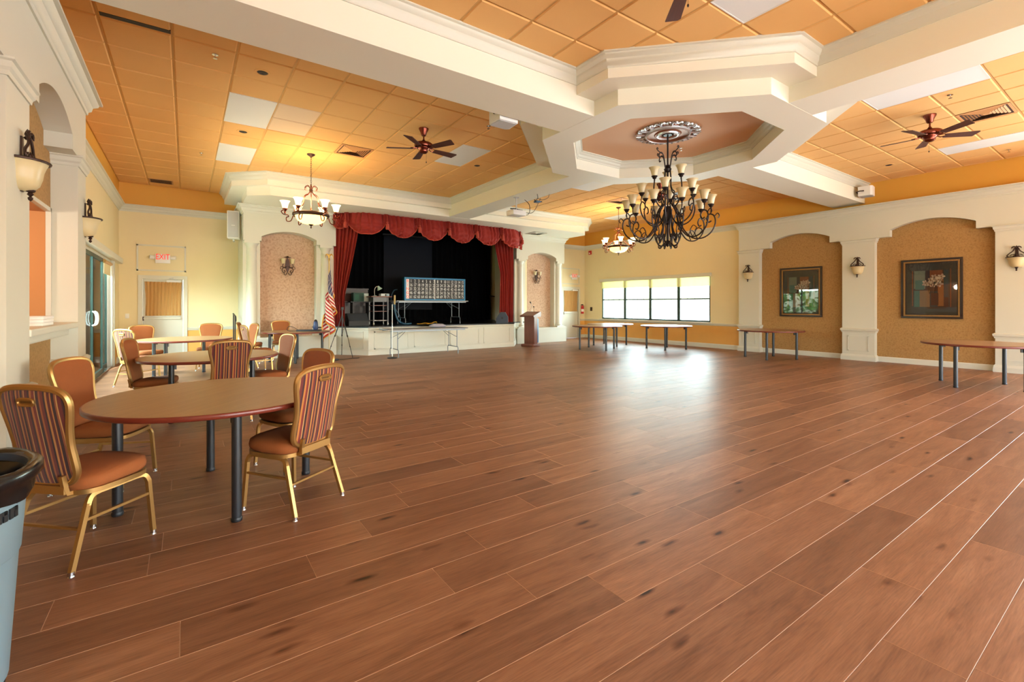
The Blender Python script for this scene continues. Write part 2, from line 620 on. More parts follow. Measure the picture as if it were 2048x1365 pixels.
# lettering is turned into meshes once, while the scene is still small
TXT = {}
_tmp = []
for _b in ['EXIT'] + list('BINGO') + [str(i) for i in range(1, 76)]:
    _c = bpy.data.curves.new('lettering', 'FONT')
    _c.body, _c.size, _c.extrude, _c.resolution_u = _b, 1.0, .006, 3
    _c.align_x, _c.align_y = 'CENTER', 'CENTER'
    _o = bpy.data.objects.new('lettering', _c)
    COL.objects.link(_o)
    _tmp.append((_b, _o))
_dg = bpy.context.evaluated_depsgraph_get()
for _b, _o in _tmp:
    TXT[_b] = bpy.data.meshes.new_from_object(_o.evaluated_get(_dg))
for _b, _o in _tmp:
    bpy.data.objects.remove(_o)
# ------------------------------------------------------------------ room dimensions
XL, XR = -1.36, 14.02            # long side walls
XLA, XRA = -0.98, 13.85          # fronts of the two wall arcades
YFL, YFR, YB = 15.0, 14.6, -4.5  # end walls beside the stage, wall behind the camera
ZS, ZC = 3.95, 4.44              # beam soffit, tile ceiling
CX, CY = 6.57, 4.87              # centre of the octagonal drum
GP = 0.6345                      # ceiling grid pitch
def mx(x): return 2 * CX - x     # mirrored about the room axis
def proj(x, y, z):
    s, c = math.sin(YAW), math.cos(YAW)
    d = x * s + y * c
    if d < 0.05:
        return None
    return 1024 + F_PX * (x * c - y * s) / d, HORIZON - F_PX * (z - EYE) / d, d
def in_frame(x, y, z, pad=40):
    q = proj(x, y, z)
    return bool(q) and -pad < q[0] < 2048 + pad and -pad < q[1] < 1365 + pad

def wall_cells(mb, axis, c0, c1, u0, u1, bands, holes):
    us = sorted({u0, u1} | {h for q in holes for h in q[:2] if u0 < h < u1})
    zs = sorted({b[0] for b in bands} | {b[1] for b in bands} | {h for q in holes for h in q[2:] if bands[0][0] < h < bands[-1][1]})
    for i in range(len(us) - 1):
        for j in range(len(zs) - 1):
            um, zm = (us[i] + us[i + 1]) / 2, (zs[j] + zs[j + 1]) / 2
            if any(q[0] < um < q[1] and q[2] < zm < q[3] for q in holes):
                continue
            m = [b[2] for b in bands if b[0] <= zm <= b[1]][0]
            if axis == 'x':
                mb.box((c0, us[i], zs[j]), (c1, us[i + 1], zs[j + 1]), m)
            else:
                mb.box((us[i], c0, zs[j]), (us[i + 1], c1, zs[j + 1]), m)

BANDS = [(0, 0.74, M_DADO), (0.74, 3.86, M_WALL), (3.86, 4.6, M_BAND)]
SL = (8.2, 13.80, 0.0, 2.40)      # sliding door opening
WN = (8.75, 13.59, 0.83, 2.39)    # window opening
mb = MB()
wall_cells(mb, 'x', XL - 0.16, XL, YB, YFL + 0.16, BANDS, [SL, (5.1, 6.95, 1.21, 2.41)])
struct('wall_left', mb)
mb = MB()
wall_cells(mb, 'x', XR, XR + 0.16, YB, YFR + 0.16, BANDS, [WN, (-3.9, 0.2, 0.35, 2.5)])
struct('wall_right', mb)
DL = (-0.90, -0.06, 0.0, 2.06)    # door beside the sliding doors
DR = (12.80, 13.64, 0.0, 2.06)
mb = MB()
wall_cells(mb, 'y', YFL, YFL + 0.16, XL - 0.1, 1.35, BANDS, [DL])
wall_cells(mb, 'y', YFR, YFR + 0.16, 11.8, XR + 0.1, BANDS, [DR])
struct('wall_back', mb)
mb = MB()
wall_cells(mb, 'y', YB - 0.16, YB, XL - 0.1, XR + 0.1, BANDS, [(0.2, 6.0, 0.3, 2.6), (6.8, 12.8, 0.3, 2.6)])
struct('wall_front', mb)

# ------------------------------------------------------------------ mouldings
def crown_prof(zt, h, p):
    return [(0, zt - h), (p * .12, zt - h), (p * .16, zt - h * .82), (p * .34, zt - h * .7), (p * .42, zt - h * .45), (p * .72, zt - h * .28), (p * .78, zt - h * .16), (p, zt - h * .12), (p, zt), (0, zt)]
def base_prof(h=0.14, t=0.022):
    return [(0, 0), (t, 0), (t, h * .78), (t * .6, h * .86), (t * .45, h), (0, h)]
def rail_prof(z=0.74):
    return [(0, z - .02), (.012, z - .015), (.02, z + .01), (.035, z + .03), (.035, z + .05), (.014, z + .06), (0, z + .065)]
mb = MB()
mb.sweep([(XL, 7.47), (XL, YFL), (1.3, YFL)], crown_prof(3.90, .17, .13), M_TRIM, side=-1)
struct('trim_1', mb, True)
mb = MB()
mb.sweep([(11.9, YFR), (XR, YFR), (XR, 7.70)], crown_prof(3.90, .17, .13), M_TRIM, side=-1)
struct('trim_2', mb, True)
mb = MB()
mb.sweep([(XLA, YB), (XLA, 7.47), (XL, 7.47)], crown_prof(3.86, .19, .14), M_TRIM, side=-1)
struct('trim_3', mb, True)
mb = MB()
mb.sweep([(XR, 7.70), (XRA, 7.70), (XRA, YB)], crown_prof(3.86, .19, .14), M_TRIM, side=-1)
struct('trim_4', mb, True)
mb = MB()
mb.sweep([(XL, 14.45), (XL, YFL), (DL[0] - .1, YFL)], base_prof(), M_TRIM, side=-1)
mb.sweep([(DL[1] + .1, YFL), (1.3, YFL)], base_prof(), M_TRIM, side=-1)
struct('baseboard_left', mb, True)
mb = MB()
mb.sweep([(DR[1] + .1, YFR), (XR, YFR), (XR, 7.70)], base_prof(), M_TRIM, side=-1)
for a, b in ((7.08, 4.96), (4.27, 2.19)):
    mb.sweep([(XR, a), (XR, b)], base_prof(), M_TRIM, side=-1)
struct('baseboard_right', mb, True)
mb = MB()
mb.sweep([(XL, 14.45), (XL, YFL), (DL[0] - .1, YFL)], rail_prof(), M_TRIM, side=-1)
mb.sweep([(DL[1] + .1, YFL), (1.3, YFL)], rail_prof(), M_TRIM, side=-1)
mb.sweep([(DR[1] + .1, YFR), (XR, YFR), (XR, 7.70)], rail_prof(), M_TRIM, side=-1)
struct('trim_5', mb, True)

# ------------------------------------------------------------------ wall arcades
def arcade(name, front, back, piers, openings, y0, y1, sgn):
    """sgn +1: the room lies at larger x than the wall"""
    mb = MB()
    lo, hi = sorted((front, back))
    for a, b in piers:
        mb.box((front, a, 0), (back, b, 3.04), M_TRIM)
        path = [(back, a), (front, a), (front, b), (back, b)] if sgn > 0 else [(back, b), (front, b), (front, a), (back, a)]
        mb.sweep(path, [(0, 2.93), (.012, 2.93), (.016, 2.96), (.03, 2.98), (.034, 3.02), (.05, 3.03), (.05, 3.045), (0, 3.045)], M_TRIM, side=-1)
        s = -1
        mb.sweep(path, [(0, .70), (.012, .70), (.02, .735), (.034, .75), (.04, .79), (.012, .81), (0, .81)], M_TRIM, side=s)
        mb.sweep(path, [(0, 0), (.03, 0), (.03, .10), (.012, .15), (0, .15)], M_TRIM, side=s)
        # raised frame of the panel below the rail
        fx = front + sgn * 0.012
        w = .022
        ya, yb, za, zb = a + .12, b - .12, .24, .62
        for q in (((ya, za), (yb, za + w)), ((ya, zb - w), (yb, zb)), ((ya, za), (ya + w, zb)), ((yb - w, za), (yb, zb))):
            mb.box((front - sgn * .005, q[0][0], q[0][1]), (fx, q[1][0], q[1][1]), M_TRIM)
    poly = [(y1, 3.86), (y1, 3.04)]
    for a, b in sorted(openings, reverse=True):
        c, d = b - .30, a + .29
        mid, hw = (c + d) / 2, (c - d) / 2
        rise = .17
        rad = (hw * hw + rise * rise) / (2 * rise)
        poly += [(b, 3.04), (c, 3.04)]
        for i in range(17):
            y = c + (d - c) * i / 16
            poly.append((y, 3.20 + math.sqrt(max(0, rad * rad - (y - mid) ** 2)) - (rad - rise)))
        poly += [(d, 3.04), (a, 3.04)]
    poly += [(y0, 3.04), (y0, 3.86)]
    mb.prism(poly, lo, hi, M_TRIM, lambda y, z, x: (x, y, z))
    return struct(name, mb)
arcade('wall_arcade_right', XRA, XR, [(7.08, 7.70), (4.27, 4.96), (1.50, 2.19)], [(4.96, 7.08), (2.19, 4.27)], YB, 7.70, -1)
arcade('wall_arcade_left', XLA, XL, [(6.98, 7.47), (4.47, 5.03), (1.3, 1.95)], [(5.03, 6.98), (1.95, 4.47)], YB, 7.47, 1)
# papered backs of the niches
mb = MB()
for a, b in ((4.96, 7.08), (2.19, 4.27)):
    mb.box((XR - .012, a, .13), (XR + .01, b, 3.4), M_PAPER)
struct('wall_niche_right', mb)
mb = MB()
NB = -1.20
wall_cells(mb, 'x', XL - .02, NB, 5.03, 6.98, [(0, 3.4, M_PAPER)], [(5.1, 6.95, 1.21, 2.41)])
mb.box((XL - .02, 1.95, 0), (NB, 4.47, 3.4), M_PAPER)
# the pass-through to the room behind: lined recess and thin casing
M_TANW = mat('tan_room', (188, 130, 76), 0.7)
mb.box((-2.7, 5.0, 1.1), (-2.62, 7.6, 2.5), M_TANW)
mb.box((-2.7, 6.94, 1.1), (NB - .031, 7.05, 2.5), M_TANW)
mb.box((-2.7, 5.0, 1.1), (XL - .1, 5.11, 2.5), M_TANW)
mb.box((-2.7, 5.0, 2.395), (NB - .031, 7.05, 2.5), M_TANW)
mb.box((-2.7, 5.0, 1.1), (XL - .11, 7.05, 1.205), M_TANW)
mb.box((NB - .03, 5.06, 2.40), (NB + .012, 6.975, 2.44), M_TRIM)
mb.box((NB - .03, 6.935, 1.215), (NB + .012, 6.975, 2.44), M_TRIM)
struct('wall_niche_left', mb)
kl = bpy.data.lights.new('kitchen_lamp', 'POINT')   # the lit room behind the pass-through
kl.energy, kl.color, kl.shadow_soft_size = 22, (1.0, .86, .66), .12
ko = bpy.data.objects.new('kitchen_lamp', kl)
ko.location = (-2.0, 6.0, 2.25)
COL.objects.link(ko)
mb = MB()
mb.cbox((XL - .1, 5.04, 1.15), (-0.97, 6.975, 1.21), .012, M_TRIM)
mb.cbox((XL, 5.04, 1.07), (-1.05, 6.975, 1.15), .02, M_TRIM)
struct('trim_6', mb)

# ------------------------------------------------------------------ beams, drum, canopy
mb = MB()
for q0, q1 in ((XL, CX - 1.62), (CX + 1.62, XR)):
    mb.box((q0, CY - .345, ZS), (q1, CY + .345, 4.6), M_BEAM)
for q0, q1 in ((YB, CY - 1.62), (CY + 1.62, 12.2)):
    mb.box((CX - .33, q0, ZS), (CX + .33, q1, 4.6), M_BEAM)
struct('ceiling_beam', mb)
def octo(a, h): return [(CX - a, CY - h), (CX - h, CY - a), (CX + h, CY - a), (CX + a, CY - h), (CX + a, CY + h), (CX + h, CY + a), (CX - h, CY + a), (CX - a, CY + h)]
mb = MB()
mb.ring(octo(2.05, .77), octo(1.58, .577), ZS - .002, 4.157, M_BEAM)
mb.ring(octo(2.37, .9), octo(1.58, .577), 4.155, 4.6, M_BEAM)
struct('ceiling_drum', mb)
mb = MB()
mb.prism(octo(1.7, .62), 4.27, 4.32, M_COFFER)
struct('ceiling_coffer', mb)
mb = MB()
mb.sweep(octo(1.58, .577), crown_prof(4.27, .135, .11), M_TRIM, closed=True, side=1)
mb.sweep(octo(2.37, .9), crown_prof(ZC + .005, .17, .12), M_TRIM, closed=True, side=-1)
struct('trim_7', mb, True)
CAN_UP = [(.86, YFL), (.86, 12.57), (1.53, 11.95), (mx(1.53), 11.95), (mx(.86), 12.57), (mx(.86), YFL)]
CAN_LO = [(1.16, YFL), (1.16, 12.46), (1.60, 12.08), (mx(1.60), 12.08), (mx(1.16), 12.46), (mx(1.16), YFL)]
mb = MB()
mb.prism(CAN_UP, 4.155, 4.6, M_BEAM)
mb.prism(CAN_LO[1:5] + [(mx(1.16), 13.7), (1.16, 13.7)], ZS - .003, 4.157, M_BEAM)
struct('ceiling_canopy', mb)
CP = crown_prof(ZC + .005, .17, .12)
mb = MB()
mb.sweep(CAN_UP, CP, M_TRIM, side=-1)
for y, s in ((CY - .345, 1), (CY + .345, -1)):
    for q0, q1 in ((XR, CX + 2.2), (CX - 2.2, XL)):
        mb.sweep([(q0, y), (q1, y)], CP, M_TRIM, side=s)
for q0, q1 in ((YB, CY - 2.2), (CY + 2.2, 12.0)):
    mb.sweep([(CX - .33, q0), (CX - .33, q1)], CP, M_TRIM, side=1)
    mb.sweep([(CX + .33, q0), (CX + .33, q1)], CP, M_TRIM, side=-1)
struct('trim_8', mb, True)

# ------------------------------------------------------------------ tiled ceiling bays
def bay(name, x0, x1, y0, y1, gx, special):
    mb = MB()
    mb.box((x0 - .1, y0 - .1, ZC + .012), (x1 + .1, y1 + .1, ZC + .06), M_GRID)
    root = struct(name, mb)
    T_ = {}
    def tile_mesh(w, h, m):
        k = (round(w, 3), round(h, 3), m.name)
        if k not in T_:
            t = MB()
            c = .012
            vs = [(0, 0, .012), (w, 0, .012), (w, h, .012), (0, h, .012), (c, c, 0), (w - c, c, 0), (w - c, h - c, 0), (c, h - c, 0)]
            t.add(vs, [(4, 7, 6, 5), (0, 4, 5, 1), (1, 5, 6, 2), (2, 6, 7, 3), (3, 7, 4, 0), (0, 1, 2, 3)], m)
            T_[k] = t.mesh('tile', False)
        return T_[k]
    rest = MB()
    i0 = int(math.floor((x0 - gx) / GP)); i1 = int(math.ceil((x1 - gx) / GP))
    j0 = int(math.floor((y0 - 6.51) / GP)); j1 = int(math.ceil((y1 - 6.51) / GP))
    for i in range(i0, i1):
        for j in range(j0, j1):
            a, b = max(x0, gx + i * GP) + .011, min(x1, gx + (i + 1) * GP) - .011
            c, d = max(y0, 6.51 + j * GP) + .011, min(y1, 6.51 + (j + 1) * GP) - .011
            if b - a < .05 or d - c < .05:
                continue
            xm, ym = (a + b) / 2, (c + d) / 2
            dx, dy = abs(xm - CX), abs(ym - CY)
            if max(dx, dy) < 2.1 and dx + dy < 2.9:
                continue
            if ym > 12.4 and .95 < xm < mx(.95):
                continue
            sp = special.get((i, j))
            if sp == 'skip':
                continue
            m = M_PATCH if sp == 'patch' else M_TILE
            if any(in_frame(u, v, ZC, 10) for u in (a, b) for v in (c, d)):
                o = link('tile', tile_mesh(b - a, d - c, m), root, (a, c, ZC + (.06 if sp == 'lift' else 0)))
            else:
                rest.box((a, c, ZC), (b, d, ZC + .012), m)
    if rest.v:
        o = ob('tile_field', rest, root, False)
        o['kind'] = 'stuff'
    return root
gxl, gxr = -0.765, 8.22
def cells(gx, rects):
    out = {}
    for x0, y0, nx, ny, w in rects:
        i = round((x0 - gx) / GP); j = round((y0 - 6.51) / GP)
        for a in range(nx):
            for b in range(ny):
                out[(i + a, j + b)] = w
    return out
LY = [6.51 + GP * k for k in range(-10, 14)]
def gy(k): return 6.51 + GP * k
def gL(k): return gxl + GP * k
def gR(k): return gxr + GP * k
SPL = cells(gxl, [(gL(2), gy(2), 1, 2, 'skip'), (gL(2), gy(6), 1, 2, 'skip'), (gL(8), gy(2), 1, 2, 'skip'), (gL(3), gy(2), 1, 2, 'patch'), (gL(5), gy(4), 1, 1, 'skip')])
SPN = cells(gxl, [(gL(8), gy(-8), 1, 2, 'skip')])
SPR = cells(gxr, [(gR(0), gy(-8), 1, 2, 'skip'), (gR(6), gy(-8), 1, 2, 'skip'), (gR(3), gy(-8), 1, 1, 'skip')])
SPF = cells(gxr, [(gR(0), gy(2), 1, 2, 'skip'), (gR(6), gy(2), 1, 2, 'skip'), (gR(6), gy(6), 1, 2, 'skip'), (gR(3), gy(4), 1, 1, 'skip')])
XA_, XB_ = CX - .33, CX + .33
YA_, YB_ = CY - .345, CY + .345
cl = bay('ceiling', XL, XA_, YB_, YFL, gxl, SPL)
mb = MB()
mb.box((-.74, 6.40, ZC - .004), (-.14, 6.475, ZC + .01), mat('dark_recess', (34, 26, 20), 0.6))  # dark strip painted as the shade of an access gap; no opening is cut
ob('gap_shade_strip', mb, cl, False)
bay('ceiling', XL, XA_, YB, YA_, gxl, SPN)
bay('ceiling', XB_, XR, YB, YA_, gxr, SPR)
bay('ceiling', XB_, XR, YB_, YFL, gxr, SPF)
mb = MB()
mb.box((XL - .2, YB - .2, 4.6), (XR + .2, 17, 4.7), M_BAND)
struct('ceiling_slab', mb)

# ------------------------------------------------------------------ floor planks
mb = MB()
mb.box((XL - .05, YB - .05, -.12), (XR + .05, YFL + .1, -.012), M_SUB)
floor = struct('floor', mb)
PW, PL = 0.26, 1.43
KN = {7: -.02, 8: .55, 10: -.165, 5: 1.37, 6: 1.07, 4: 1.70, 9: .92}   # joints read off the nearest rows
planks = []
rp = random.Random(3)
for k in range(-20, 57):
    y0 = .45 + PW * k
    if y0 > YFL or y0 + PW < YB:
        continue
    off = KN.get(k, rp.uniform(0, PL))
    i = math.floor((XL - off) / PL)
    while off + i * PL < XR:
        a, b = max(XL, off + i * PL), min(XR, off + (i + 1) * PL)
        i += 1
        if b - a < .02:
            continue
        c, d = max(YB, y0), min(YFL, y0 + PW)
        size = -1
        for u in (a + .01, (a + b) / 2, b - .01):
            q = proj(u, (c + d) / 2, 0)
            if q and -30 < q[0] < 2078 and q[1] < 1400 and q[2] > .3:
                size = max(size, 1 / q[2] ** 3)
        planks.append((size, a, b, c, d))
planks.sort(key=lambda t: -t[0])
PM = {}
def plank_mesh(w, h):
    k = (round(w, 3), round(h, 3))
    if k not in PM:
        t = MB()
        g, c, e = .0005, .0011, .0010
        vs = [(g, g, -e), (w - g, g, -e), (w - g, h - g, -e), (g, h - g, -e), (g + c, g + c, 0), (w - g - c, g + c, 0), (w - g - c, h - g - c, 0), (g + c, h - g - c, 0),
              (g, g, -.012), (w - g, g, -.012), (w - g, h - g, -.012), (g, h - g, -.012)]
        t.add(vs, [(4, 5, 6, 7)], M_FLOOR)
        t.add(vs, [(0, 1, 5, 4), (1, 2, 6, 5), (2, 3, 7, 6), (3, 0, 4, 7), (8, 9, 1, 0), (9, 10, 2, 1), (10, 11, 3, 2), (11, 8, 0, 3)], M_SEAM)
        me = bpy.data.meshes.new('plank')
        me.from_pydata(t.v, [], t.f)
        me.materials.append(M_FLOOR); me.materials.append(M_SEAM)
        me.polygons.foreach_set('material_index', t.mi)
        PM[k] = me
    return PM[k]
far = MB()
rnds = []
for n, (size, a, b, c, d) in enumerate(planks):
    if n < 298:
        link('plank', plank_mesh(b - a, d - c), floor, (a, c, 0))
    else:
        g, e = .0005, .0011
        vs = [(a + g, c + g, -.0014), (b - g, c + g, -.0014), (b - g, d - g, -.0014), (a + g, d - g, -.0014), (a + g + e, c + g + e, 0), (b - g - e, c + g + e, 0), (b - g - e, d - g - e, 0), (a + g + e, d - g - e, 0)]
        far.add(vs, [(4, 5, 6, 7)], M_FLOOR)
        far.add(vs, [(0, 1, 5, 4), (1, 2, 6, 5), (2, 3, 7, 6), (3, 0, 4, 7)], M_SEAM)
        rnds += [rp.random()] * 16
me = bpy.data.meshes.new('plank_field')
me.from_pydata(far.v, [], far.f)
for m in far.mats: me.materials.append(m)
me.polygons.foreach_set('material_index', far.mi)
at = me.attributes.new('rnd', 'FLOAT', 'POINT')
at.data.foreach_set('value', rnds)
link('plank_field', me, floor)['kind'] = 'stuff'
# ------------------------------------------------------------------ towers beside the stage
def tower(name, mir):
    f = mx if mir else (lambda x: x)
    mb = MB()
    yf, yb = 13.60, 15.0
    def bx(x0, x1, y0, y1, z0, z1, m=M_TRIM): mb.box((f(x0), y0, z0), (f(x1), y1, z1), m)
    bx(1.19, 3.45, 13.95, yb, 0, ZS)
    bx(1.19, 1.58, 13.70, 13.96, .5, 3.1)
    bx(2.96, 3.45, 13.70, 13.96, .5, 3.1)
    bx(1.13, 3.45, 13.52, 13.96, 0, .52)
    bx(1.10, 3.45, 13.50, 13.96, .50, .55)
    # header with an arched cut
    a, b = 1.60, 2.94
    mid, hw, rise = (a + b) / 2, (b - a) / 2, .17
    rad = (hw * hw + rise * rise) / (2 * rise)
    poly = [(1.19, ZS), (1.19, 3.05), (a - .0, 3.05)]
    for i in range(17):
        x = a + (b - a) * i / 16
        poly.append((x, 3.17 + math.sqrt(max(0, rad * rad - (x - mid) ** 2)) - (rad - rise)))
    poly += [(b, 3.05), (3.45, 3.05), (3.45, ZS)]
    mb.prism([(f(x), z) for x, z in poly], 13.56, 13.96, M_TRIM, lambda x, z, y: (x, y, z))
    path = [(f(1.19), yb), (f(1.19), 13.56), (f(3.45), 13.56), (f(3.45), 13.9)]
    mb.sweep(path, crown_prof(ZS, .2, .13), M_TRIM, side=1 if mir else -1)
    # niche paper
    mb.box((f(1.58), 13.945, .55), (f(2.96), 13.955, 3.4), M_PAPER2)
    o = struct(name, mb)
    for x in (1.385, 3.20):
        t = MB()
        c = (f(x), 13.72)
        t.lathe([(.165, .55), (.165, .60), (.15, .63), (.16, .66), (.132, .70), (.130, 1.4), (.118, 2.78), (.125, 2.80), (.115, 2.83), (.118, 2.90), (.15, 2.95), (.155, 2.98)], M_TRIM, 24, (c[0], c[1], 0))
        t.box((c[0] - .17, 13.55, 2.98), (c[0] + .17, 13.9, 3.05), M_TRIM)
        t.box((c[0] - .18, 13.54, .55), (c[0] + .18, 13.9, .60), M_TRIM)
        ob('column', t, o)
    return o
tower('wall_tower_left', False)
tower('wall_tower_right', True)

# ------------------------------------------------------------------ stage platform
APR = [(3.45, 13.62), (4.12, 12.80), (mx(4.12), 12.80), (mx(3.45), 13.62)]
STZ = .79
mb = MB()
mb.prism(APR + [(10.25, 13.62), (10.25, 16.2), (2.9, 16.2), (2.9, 13.62)], 0, STZ - .03, M_TRIM)
st = struct('floor_stage', mb)
t = MB()
g = [(3.45, 13.60), (4.11, 12.78), (mx(4.11), 12.78), (mx(3.45), 13.60)]
t.prism(g + [(10.25, 13.6), (10.25, 16.2), (2.9, 16.2), (2.9, 13.6)], STZ - .03, STZ, M_STAGE)
ob('stage_deck', t, st, False)
t = MB()
t.sweep(APR, [(0, 0), (.02, 0), (.02, .10), (.008, .13), (0, .13)], M_TRIM, side=-1)
t.sweep(APR, [(0, .70), (.012, .71), (.012, .755), (0, .76)], M_TRIM, side=-1)
ob('stage_moulding', t, st)
def panel_frame(p0, p1, z0, z1):
    a, b = Vector((p0[0], p0[1])), Vector((p1[0], p1[1]))
    d = (b - a).normalized()
    n = Vector((d.y, -d.x))
    t = MB()
    w = .035
    for u0, u1, c0, c1 in ((0, 1, z0, z0 + w), (0, 1, z1 - w, z1), (0, w / (b - a).length, z0, z1), (1 - w / (b - a).length, 1, z0, z1)):
        q0, q1 = a.lerp(b, u0), a.lerp(b, u1)
        vs = []
        for z in (c0, c1):
            for q, o in ((q0, -.004), (q1, -.004), (q1, .014), (q0, .014)):
                r = q + n * o
                vs.append((r.x, r.y, z))
        t.add(vs, [(3, 2, 1, 0), (4, 5, 6, 7), (0, 1, 5, 4), (1, 2, 6, 5), (2, 3, 7, 6), (3, 0, 4, 7)], M_TRIM)
    ob('panel_frame', t, st, False)
panel_frame((3.60, 13.435), (4.02, 12.92), .18, .66)
panel_frame((mx(4.02), 12.92), (mx(3.60), 13.435), .18, .66)
for a, b in ((4.28, 5.30), (5.46, 6.50), (6.64, 7.68), (7.84, 8.88)):
    panel_frame((a, 12.80), (b, 12.80), .16, .66)
# stage house
mb = MB()
mb.box((2.75, 14.9, 0), (2.9, 16.35, 4.6), M_WALL)
mb.box((10.25, 13.9, 0), (10.4, 16.35, 4.6), M_WALL)
mb.box((2.75, 16.2, 0), (10.4, 16.35, 4.6), M_BLACKP)
mb.box((2.9, 13.7, 4.1), (10.25, 16.3, 4.15), M_BLACKP)
struct('wall_stage', mb)

# ------------------------------------------------------------------ curtains
def folds(mbx, pts_fn, nu, nv, material):
    vs = [pts_fn(i / nu, j / nv) for j in range(nv + 1) for i in range(nu + 1)]
    fs = [(j * (nu + 1) + i, j * (nu + 1) + i + 1, (j + 1) * (nu + 1) + i + 1, (j + 1) * (nu + 1) + i) for j in range(nv) for i in range(nu)]
    mbx.add(vs, fs, material)
# black drapes of the stage: a backdrop in two lengths and a side leg
def drape(name, x0, x1, y, z0, z1, label, waves, seed):
    rr = random.Random(seed)
    ph = rr.uniform(0, 6)
    mb = MB()
    def pf(u, v):
        x = x0 + (x1 - x0) * u
        a = .05 * math.sin(u * waves * 2 * PI + ph) + .02 * math.sin(u * waves * 5.1 + 1)
        return (x, y + a * (.6 + .4 * v), z1 + (z0 - z1) * v)
    folds(mb, pf, int(waves * 8), 6, M_DRAPE)
    return tag(ob(name, mb), label, 'curtain', 'black stage drapes')
drape('stage_drape', 2.95, 6.2, 15.95, STZ + .01, 4.08, 'black backdrop drape hanging behind the white desk lamp', 16, 1)
drape('stage_drape', 6.2, 10.1, 16.0, STZ + .01, 4.08, 'black backdrop drape hanging behind the bingo board', 18, 2)
single('projection_screen', lambda m: (m.cbox((5.62, 15.80, 1.25), (7.45, 15.83, 3.82), .005, M_SCREEN), m.cyl((5.58, 15.81, 3.86), (7.49, 15.81, 3.86), .04, .04, M_BLACKP, 12), m.cyl((5.62, 15.815, 1.24), (7.45, 15.815, 1.24), .015, .015, M_BLACKP, 8)),
       'dark grey projection screen hanging at the back of the stage', 'screen')

val = thing('stage_valance', (CX, 12.9, ZS), 'red velvet swagged valance with tassels across the top of the stage', 'valance')
VP_ = [(3.40, 13.50), (3.71, 13.21), (4.05, 12.90), (4.62, 12.90), (5.595, 12.90), (6.57, 12.90), (7.545, 12.90), (8.52, 12.90), (mx(4.05), 12.90), (mx(3.71), 13.21), (mx(3.40), 13.50)]
def vpath(s):
    """point on the track polyline at arc length s"""
    for i in range(len(VP_) - 1):
        a, b = Vector(VP_[i]), Vector(VP_[i + 1])
        L = (b - a).length
        if s <= L or i == len(VP_) - 2:
            d = (b - a).normalized()
            p = a + d * s
            return p, Vector((d.y, -d.x))
        s -= L
def arc_at(k):
    return sum((Vector(VP_[i + 1]) - Vector(VP_[i])).length for i in range(k))
def swag(s0, s1, drop0, drop1, seed):
    rr = random.Random(seed)
    mb = MB()
    pc = s1 - s0
    def pf(u, v):
        s = s0 + pc * u
        p, n = vpath(s)
        hang = (1 - (2 * u - 1) ** 2)
        bot = drop0 + (drop1 - drop0) * hang ** .8
        z = ZS - bot * v
        k = v * (1 - abs(2 * u - 1) * .55)
        ripple = .034 * math.sin(k * 4.5 * 2 * PI + 1.2 * math.sin(u * 7 + seed)) * v ** 1.5 * hang ** .35
        vert = .03 * math.sin(u * 7 * 2 * PI + seed) * (1 - v) ** .7 + .012 * math.sin(u * 17 * PI + 2 * seed)
        bulge = .05 + .12 * hang * math.sin(min(1, v * 1.1) * PI * .8)
        o = bulge + ripple + vert
        return (p.x + n.x * o - CX, p.y + n.y * o - 12.9, z - ZS)
    folds(mb, pf, 30, 26, M_RED)
    sw = ob('swag', mb, val)
    hm = MB()
    hm.tube([pf(i / 30, 1.0) for i in range(31)], .016, M_TASSEL, 6)
    ob('hem', hm, sw)
    return sw
S_ = [arc_at(k) for k in range(len(VP_))]
swag(S_[0] - .0, S_[1] + .03, .33, .44, 1)
swag(S_[1], S_[3], .27, .60, 2)
for k in range(3, 7):
    swag(S_[k], S_[k + 1], .27, .62, k)
swag(S_[7], S_[9], .29, .63, 11)
swag(S_[9] - .03, S_[10], .33, .60, 12)
for k in (1, 3, 4, 5, 6, 7, 9):
    p, n = vpath(S_[k] - 1e-4)
    q = p + n * .21
    mb = MB()
    mb.lathe([(.008, .0), (.014, -.02), (.03, -.03), (.033, -.055), (.018, -.07), (.034, -.085), (.046, -.11), (.052, -.24), (.001, -.243)], M_TASSEL, 10, (q.x - CX, q.y - 12.9, -.20))
    mb.tube([(p.x - CX, p.y - 12.9, 0), (q.x - CX, q.y - 12.9, -.06), (q.x - CX, q.y - 12.9, -.23)], .008, M_TASSEL)
    ob('tassel', mb, val)
    mb = MB()
    def pf(u, v, p=p, n=n):
        d = Vector((-n.y, n.x))
        w = .06 + .02 * v
        o = .135 + .02 * math.sin(u * 3 * 2 * PI)
        r = p + n * o + d * (u - .5) * 2 * w
        return (r.x - CX, r.y - 12.9, -.23 * v)
    folds(mb, pf, 16, 4, M_RED)
    ob('gather', mb, val)
def side_curtain(x0, top1, low1, x0b, pinch, y0, slope, seed):
    mb = MB()
    def pf(u, v):
        z = 3.92 - (3.92 - STZ - .005) * v
        a = x0 + (x0b - x0) * v
        k = min(1, v / pinch)
        b = top1 - (top1 - low1) * (k ** 1.2)
        x = a + (b - a) * u
        y = y0 - slope * (x - x0) + .05 * math.sin(u * 6.5 * 2 * PI + 2.2 * v + seed) + .02 * math.sin(u * 17 + 3 * v)
        return (x, y, z)
    folds(mb, pf, 56, 26, M_RED)
    return ob('stage_curtain', mb)
tag(side_curtain(3.40, 4.02, 3.66, 3.42, .72, 13.67, .75, 0), 'red velvet stage curtain behind the standing flag', 'curtain', 'red side curtains of the stage')
tag(side_curtain(9.50, 8.58, 8.88, 9.42, .45, 13.42, .05, 1), 'red velvet stage curtain beside the tilted wedge loudspeaker near the lectern', 'curtain', 'red side curtains of the stage')
